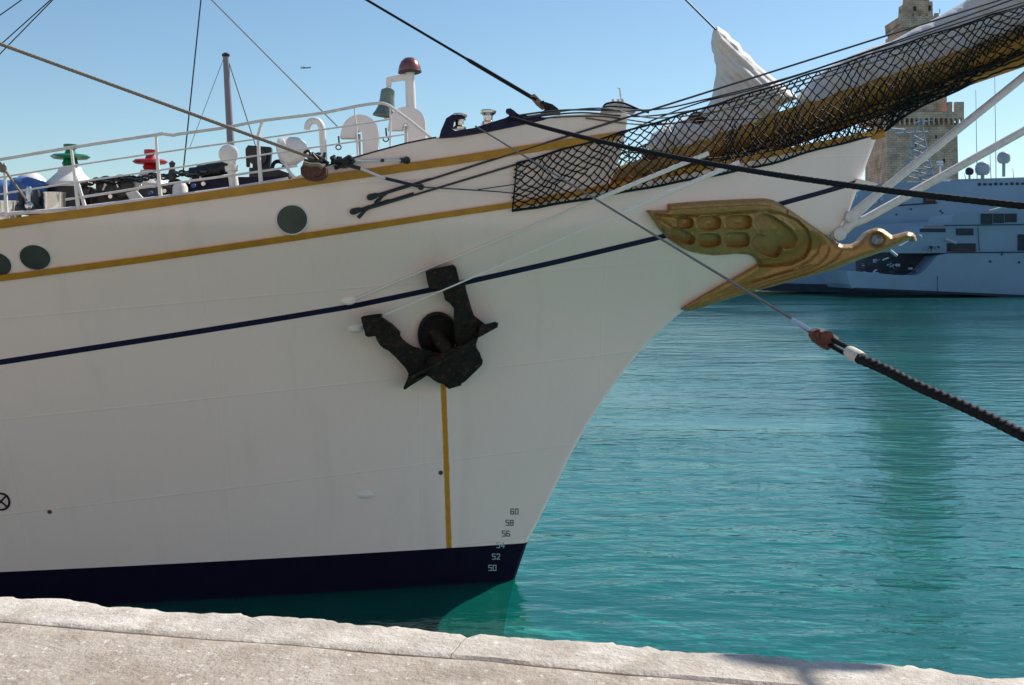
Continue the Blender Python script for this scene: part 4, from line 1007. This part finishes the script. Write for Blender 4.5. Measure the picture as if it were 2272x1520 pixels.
# bollard on the quay just outside the frame, holding the lower rope
# far shore
SAND = mat('far_shore_earth', (.36, .27, .19), .9, var=.25, scale=.05, bump=.3, bscale=.2)
bm = newbm()
for (x0, x1, y0, y1, h) in ((-400, 500, 345, 700, 3.0), (118, 420, 380, 500, 24)):
    n = 60; prev = None
    for i in range(n + 1):
        x = x0 + (x1 - x0) * i / n; z = h + (1.2 * fb(i * .4, 7) if h > 5 else .2 * fb(i, 6)); cur = [bm.verts.new(p) for p in ((x, y0, -1), (x, y0, z * .8), (x, y0 + 12, z), (x, y1, z))]
        if prev:
            for k in range(3): bm.faces.new((prev[k], cur[k], cur[k + 1], prev[k + 1]))
        prev = cur
o = mk('far_shore', bm, SAND, org=(0, 0, 0)); tag(o, kind='structure')

# ------------------------------------------------------------ stone tower
def masonry():
    m = bpy.data.materials.new('tower_masonry'); m.use_nodes = True; n = m.node_tree.nodes; l = m.node_tree.links; b = n['Principled BSDF']; b.inputs['Roughness'].default_value = .9
    tc = n.new('ShaderNodeTexCoord'); br = n.new('ShaderNodeTexBrick'); k = n.new('ShaderNodeMapping'); k.inputs['Rotation'].default_value = (R(90), 0, 0); l.new(tc.outputs['Object'], k.inputs[0]); l.new(k.outputs[0], br.inputs['Vector'])
    br.inputs['Scale'].default_value = 1; br.inputs['Brick Width'].default_value = 1.6; br.inputs['Row Height'].default_value = .7; br.inputs['Mortar Size'].default_value = .05
    br.inputs['Color1'].default_value = (.56, .36, .255, 1); br.inputs['Color2'].default_value = (.66, .45, .33, 1); br.inputs['Mortar'].default_value = (.28, .22, .18, 1)
    no = n.new('ShaderNodeTexNoise'); no.inputs['Scale'].default_value = .35; no.inputs['Detail'].default_value = 8; l.new(tc.outputs['Object'], no.inputs['Vector'])
    r = n.new('ShaderNodeMapRange'); r.inputs['From Min'].default_value = .3; r.inputs['From Max'].default_value = .7; r.inputs['To Min'].default_value = .6; r.inputs['To Max'].default_value = 1.3; l.new(no.outputs[0], r.inputs[0])
    vm = n.new('ShaderNodeVectorMath'); vm.operation = 'SCALE'; l.new(br.outputs[0], vm.inputs[0]); l.new(r.outputs[0], vm.inputs['Scale']); l.new(vm.outputs[0], b.inputs['Base Color'])
    return m
MAS = masonry(); MASD = mat('tower_opening', (.05, .04, .035), .9)
YT = 340; tw = thing('stone_tower', 'tall square stone tower with battlements behind the grey warships', 'tower', tuple(W(2048, 590, YT)))
def prism(bm, x0t, x1t, x0b, x1b, yt, yb, Y, dep, seg=1):
    a = W(x0t, yt, Y); b = W(x1t, yt, Y); c = W(x0b, yb, Y); d = W(x1b, yb, Y); q = newbm()
    v = [q.verts.new(p) for p in ((c.x, Y, c.z), (d.x, Y, d.z), (d.x, Y + dep, d.z), (c.x, Y + dep, c.z), (a.x, Y, a.z), (b.x, Y, b.z), (b.x, Y + dep, b.z), (a.x, Y + dep, a.z))]
    for f in ((0, 1, 2, 3), (4, 5, 6, 7), (0, 1, 5, 4), (1, 2, 6, 5), (2, 3, 7, 6), (3, 0, 4, 7)): q.faces.new([v[i] for i in f])
    join(bm, q); return bm
q = prism(newbm(), 1969, 2124, 1966, 2130, 272, 575, YT, 21); mk('shaft', q, MAS, tw, smooth=False)
q = prism(newbm(), 1960, 2139, 1960, 2139, 248, 262, YT - 1.5, 24); mk('gallery', q, MAS, tw, smooth=False)
q = newbm()
for i in range(17):
    x = 1962 + i * 10.8; prism(q, x, x + 4.6, x + 1, x + 3.6, 261.8, 277, YT - 1.45, 1.6)
mks('corbel', q, MAS, tw, smooth=False)
q = newbm()
for (x0, x1) in ((1960, 1977), (1986, 2002), (2104, 2113), (2120, 2139)):
    for (Yq, d) in ((YT - 1.5, 1.4), (YT + 21, 1.4)):
        c = W(x0, 225, Yq); prism(q, x0, x1, x0, x1, 226, 248.1, Yq, d)
for k in range(4): prism(q, 2128, 2139, 2128, 2139, 226, 248.1, YT + 2.5 + k * 5, 2.6)
mks('battlement', q, MAS, tw, smooth=False)
q = prism(newbm(), 2001, 2100, 2001, 2101, 66, 247.9, YT + 2, 15); mk('upper_tower', q, MAS, tw, smooth=False)
q = prism(newbm(), 1997, 2087, 1999, 2085, 36, 60, YT + 1, 14); prism(q, 2001, 2083, 2001, 2083, 60, 66.5, YT + 2, 13)
for i in range(6): prism(q, 1997 + i * 15.6, 2005 + i * 15.6, 1997 + i * 15.6, 2005 + i * 15.6, 29, 36.2, YT + 1, 1.2)
mk('parapet', q, MAS, tw, smooth=False)
q = prism(newbm(), 2014, 2069, 2012, 2070, 3, 36, YT + 4, 8); prism(q, 2022, 2060, 2020, 2062, -40, 3, YT + 4.5, 7); mk('lantern', q, MAS, tw, smooth=False)
q = newbm()
for (x, y, w_, h_) in ((2030, 318, 4, 9), (2075, 300, 4, 8), (2092, 352, 5, 9), (2040, 120, 4, 9), (2060, 12, 6, 12), (2027, 14, 6, 10)): pbox(q, x, y, x + w_, y + h_, YT - .12 if y > 250 else (YT + 1.88 if y > 60 else YT + 3.9), .3)
mks('window', q, MASD, tw, smooth=False)
q = newbm()
for x in (1997, 2085): tube(q, [W(x, 30, YT + 1), W(x, 20, YT + 1)], .12, 5)
mks('finial', q, MASD, tw)

# ------------------------------------------------------------ grey warships
# big ship behind
YW = 232
ws = thing('warship', 'large blue-grey warship with white radomes filling the background behind the bird figurehead', 'warship', tuple(W(2050, 650, YW)), 'grey warships across the harbour')
def wext(bm, P, Y, d, bev=0): return ext(bm, P, Y, d, bev)
q = wext(newbm(), [(1180, 616), (1200, 600), (1790, 520), (1900, 500), (2600, 470), (2600, 662), (1180, 630)], YW, 22); mk('hull', q, SHIPG, ws, smooth=False)
q = wext(newbm(), [(1180, 632), (1200, 616), (1885, 632), (2600, 648), (2600, 668)], YW - .3, 22.4); mk('waterline_band', q, SHIPD, ws, smooth=False)
q = wext(newbm(), [(1880, 502), (1884, 470), (1905, 425), (1930, 408), (2060, 404), (2110, 402), (2600, 392), (2600, 480)], YW + 2, 17); mk('superstructure', q, SHIPG, ws, smooth=False)
q = wext(newbm(), [(2100, 405), (2112, 398), (2600, 384), (2600, 396)], YW + 3, 15); mk('bridge_deck', q, SHIPL, ws, smooth=False)
q = newbm()
for i in range(22): x = 2170 + i * 12; pbox(q, x, 406 + (i % 3) * .6 - (x - 2170) * .02, x + 7, 412 - (x - 2170) * .02, YW + 1.9, .3)
mks('window', q, SHIPD, ws, smooth=False)
q = newbm(); tube(q, [W(1890, 503, YW + 1.7), W(2120, 493, YW + 1.7)], .13, 4); tube(q, [W(1994, 456, YW + 1.7), W(2080, 450, YW + 1.7)], .12, 4)
for (x, y) in ((1988, 474), (2000, 448), (2020, 462), (2090, 470), (2086, 466)): pbox(q, x, y, x + 3, y + 4, YW + 1.8, .3)
pbox(q, 2050, 433, 2076, 452, YW + 1.7, .5)
mks('deck_line', q, SHIPD, ws, smooth=False)
q = newbm(); pbox(q, 2054, 435, 2072, 447, YW + 1.5, .4); mk('locker', q, BROWN, ws, smooth=False)
for (px, py, r, st) in ((2227, 350, 14, 392), (2180, 374, 16, 398), (2151, 380, 9, 400)):
    Y = YW + 4; rr = r / F * Y; c = W(px, py, Y)
    o = mk('radome', lathe(newbm(), [(rr * .6, -rr * .9), (rr * .9, -rr * .6), (rr, -rr * .1), (rr * .93, rr * .4), (rr * .7, rr * .75), (rr * .35, rr * .95), (0, rr)], c, n=22), DOME if r > 10 else SHIPD, ws)
    mk('pedestal', tube(newbm(), [c + Vector((0, 0, -rr * .9)), W(px, st, Y)], rr * .25, 10), SHIPL, o)
for (px, y0) in ((2165, 200), (2207, 158), (2247, 374), (2140, 385), (2196, 330)):
    mk('antenna', tube(newbm(), [W(px + 3, 400, YW + 4), W(px, y0, YW + 4)], [.09, .05], 5), SHIPL, ws)
# lattice mast in front of the tower
q = newbm(); Y = YW + 5; rs = random.Random(21)
def seg(a, b, r=.13): tube(q, [W(a[0], a[1], Y), W(b[0], b[1], Y)], r, 4)
seg((2002, 404), (2026, 300)); seg((2074, 404), (2050, 300)); seg((2026, 300), (2046, 262)); seg((2050, 300), (2046, 262))
for k in range(7):
    y = 404 - k * 15; xl = 2002 + k * 3.4; xr = 2074 - k * 3.4; seg((xl, y), (xr - 3.4, y - 15), .09); seg((xr, y), (xl + 3.4, y - 15), .09); seg((xl, y), (xr, y), .09)
seg((1976, 285), (2008, 288), .2); seg((2008, 288), (2010, 294), .2); seg((1990, 296), (2060, 292), .16); seg((2030, 272), (2062, 268), .16)
for k in range(34):
    x = rs.gauss(2038, 20); y = rs.uniform(262, 402); pbox(q, x, y, x + rs.uniform(1.5, 6), y + rs.uniform(1, 5), Y - rs.random(), .8)
mk('lattice_mast', q, SHIPG, ws, smooth=False)
q = newbm(); pbox(q, 2080, 357, 2093, 361, Y, .5); pbox(q, 2080, 363, 2093, 367, Y, .5); tube(q, [W(2086, 367, Y), W(2086, 402, Y)], .2, 5); pbox(q, 2086, 398, 2104, 407, Y - 2, 2); mk('radar_panel', q, mat('radar_white', (.7, .72, .72), .5), ws, smooth=False)
q = newbm()
for (x, y, r) in ((1942, 448, 5), (1956, 442, 4.5), (1934, 452, 4), (1898, 436, 4)): lathe(q, [(0, -r * .09), (r * .06, -r * .09), (r * .09, 0), (r * .06, r * .08), (0, r * .09)], W(x, y, YW + 1), n=12)
mks('life_raft_canister', q, DOME, ws)
# nearer ship's stern
YN = 205
w2 = thing('warship', 'nearer grey warship showing its stern with a dark open boat bay at the waterline', 'warship', tuple(W(2150, 650, YN)), 'grey warships across the harbour')
q = wext(newbm(), [(1892, 640), (1884, 630), (1878, 600), (1925, 604), (1985, 610), (2032, 611), (2046, 605), (2062, 588), (2080, 567), (2110, 561), (2600, 556), (2600, 672), (2272, 657), (2100, 650)], YN, 16); mk('hull', q, SHIPG, w2, smooth=False)
q = wext(newbm(), [(1898, 642), (1894, 638), (2272, 654.5), (2600, 669), (2600, 676)], YN - .15, 16); mk('waterline_band', q, SHIPD, w2, smooth=False)
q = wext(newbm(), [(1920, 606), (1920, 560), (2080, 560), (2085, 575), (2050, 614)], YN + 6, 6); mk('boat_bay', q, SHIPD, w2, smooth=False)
q = wext(newbm(), [(1996, 562), (2000, 545), (2040, 520), (2050, 500), (2110, 498), (2115, 475), (2180, 470), (2600, 462), (2600, 560)], YN + 1.2, 12); mk('superstructure', q, SHIPG, w2, smooth=False)
q = newbm(); pbox(q, 2177, 474, 2202, 497, YN + 1.0, .4); pbox(q, 2205, 474, 2228, 495, YN + 1.0, .4); pbox(q, 2231, 474, 2256, 493, YN + 1.0, .4); pbox(q, 2259, 520, 2275, 556, YN + 1.0, .4); pbox(q, 2122, 507, 2160, 522, YN + 1.0, .4); pbox(q, 2102, 540, 2165, 558, YN + 1.0, .4); pbox(q, 2042, 507, 2098, 515, YN + 1.0, .4)
mks('window', q, SHIPD, w2, smooth=False)
q = newbm(); tube(q, [W(2050, 501, YN + .9), W(2600, 494, YN + .9)], .08, 4); tube(q, [W(2100, 561, YN - .1), W(2600, 557, YN - .1)], .1, 4); tube(q, [W(2170, 505, YN + .9), W(2173, 556, YN + .9)], .07, 4); tube(q, [W(2080, 612, YN - .1), W(2080, 650, YN - .1)], .04, 4)
for (x, y) in ((2196, 578), (2260, 580), (2222, 562)): pbox(q, x, y, x + 3.5, y + 4.5, YN - .2, .3)
mks('hull_trim', q, SHIPD, w2, smooth=False)
q = newbm(); tube(q, [W(2098, 530, YN), W(2122, 539, YN)], .28, 6); tube(q, [W(1975, 556, YN - .3), W(1990, 568, YN - .3)], .28, 6); tube(q, [W(2195, 468, YN), W(2225, 460, YN), W(2268, 462, YN)], .22, 5); tube(q, [W(2037, 521, YN), W(2044, 527, YN)], .3, 6)
mks('davit', q, DOME, w2)
for (mm, sd_, n_) in ((SHIPG, 8, 9), (SHIPD, 9, 12), (SHIPL, 10, 4)):
    rs = random.Random(sd_)
    for k in range(n_):
        q = newbm(); x = rs.uniform(1908, 2040); y = rs.uniform(574, 604); Yg_ = YN + rs.uniform(1, 5)
        if k % 2: pbox(q, x, y, x + rs.uniform(3, 13), y + rs.uniform(2, 9), Yg_, .5)
        else: tube(q, [W(x, y, Yg_), W(x + rs.uniform(-9, 14), y + rs.uniform(-6, 8), Yg_)], .16, 6)
        mk('deck_gear', q, mm, w2, smooth=False)
    for k in range(4):
        q = newbm(); x = rs.uniform(2042, 2080); y = rs.uniform(545, 556); pbox(q, x, y, x + rs.uniform(2, 7), y + rs.uniform(2, 5), YN + rs.uniform(.2, .9), .4); mk('deck_gear', q, mm, w2, smooth=False)
q = newbm(); pbox(q, 2045, 578, 2066, 598, YN + 5.6, .4); pbox(q, 2110, 552, 2166, 556, YN + .7, .4); mks('boat', q, BROWN, w2, smooth=False)

# ------------------------------------------------------------ lamp-shaped shadow caster added out of view on the right; it shades the coping
g0 = Vector((1.21, 4.70, QZ)); hp = g0 + sd * 9.0
pq = Vector((hp.x + .3, 3.2, QZ)); ql = thing('shadow_caster', 'grey lamp-shaped shadow caster with long arm, added out of view by the kerb', 'shadow caster', tuple(pq))
mk('post', tube(newbm(), [pq, Vector((pq.x, pq.y, hp.z - .4)), Vector((pq.x, pq.y + .6, hp.z)), Vector((hp.x, hp.y, hp.z + .05))], [.09, .07, .05, .03], 12), GREYM, ql)
q = newbm(); bmesh.ops.create_uvsphere(q, u_segments=20, v_segments=12, radius=1)
for v in q.verts: v.co = Vector((v.co.x * .36, v.co.y * .10, v.co.z * .07)) + hp
bmesh.ops.rotate(q, verts=q.verts, cent=hp, matrix=Matrix.Rotation(R(-13), 3, 'Z')); mk('lamp_head', q, DARK, ql)  # head of the added caster, shaped for the blob of shadow

# ------------------------------------------------------------ unseen plastered houses added behind the viewer to bounce warm light on the hull
PLAST = [mat('pale_plaster', (.58, .46, .37), .9, var=.1, scale=.6), mat('cream_plaster', (.64, .54, .46), .9, var=.1, scale=.6), mat('rose_plaster', (.60, .42, .32), .9, var=.1, scale=.6)]
SHUT = mat('window_shutter', (.12, .10, .08), .7)
for k in range(5):
    x0 = -62 + k * 25; hh = 14 + (k * 37 % 5); col_ = ('ochre', 'cream', 'rose')[k % 3]
    t = thing('bounce_house', ['ochre', 'cream', 'rose', 'tall ochre', 'tall cream'][k] + ' plastered house added out of view behind the quay to bounce warm light', 'house', (x0 + 12, -26, QZ), 'houses added to bounce light on the hull')
    mk('wall', box(newbm(), (x0, -36, QZ - .2), (x0 + 24.6, -24, QZ + hh), .05), PLAST[k % 3], t, smooth=False)
    mk('roof', box(newbm(), (x0 - .3, -36.3, QZ + hh + .01), (x0 + 24.9, -23.6, QZ + hh + .5), .05), RUSTB, t, smooth=False)
    for i in range(6):
        for j in range(3): mk('window', box(newbm(), (x0 + 2 + i * 3.8, -24.05, QZ + 1.6 + j * 4.2), (x0 + 3.1 + i * 3.8, -23.94, QZ + 3.6 + j * 4.2), .02), SHUT, t, smooth=False)
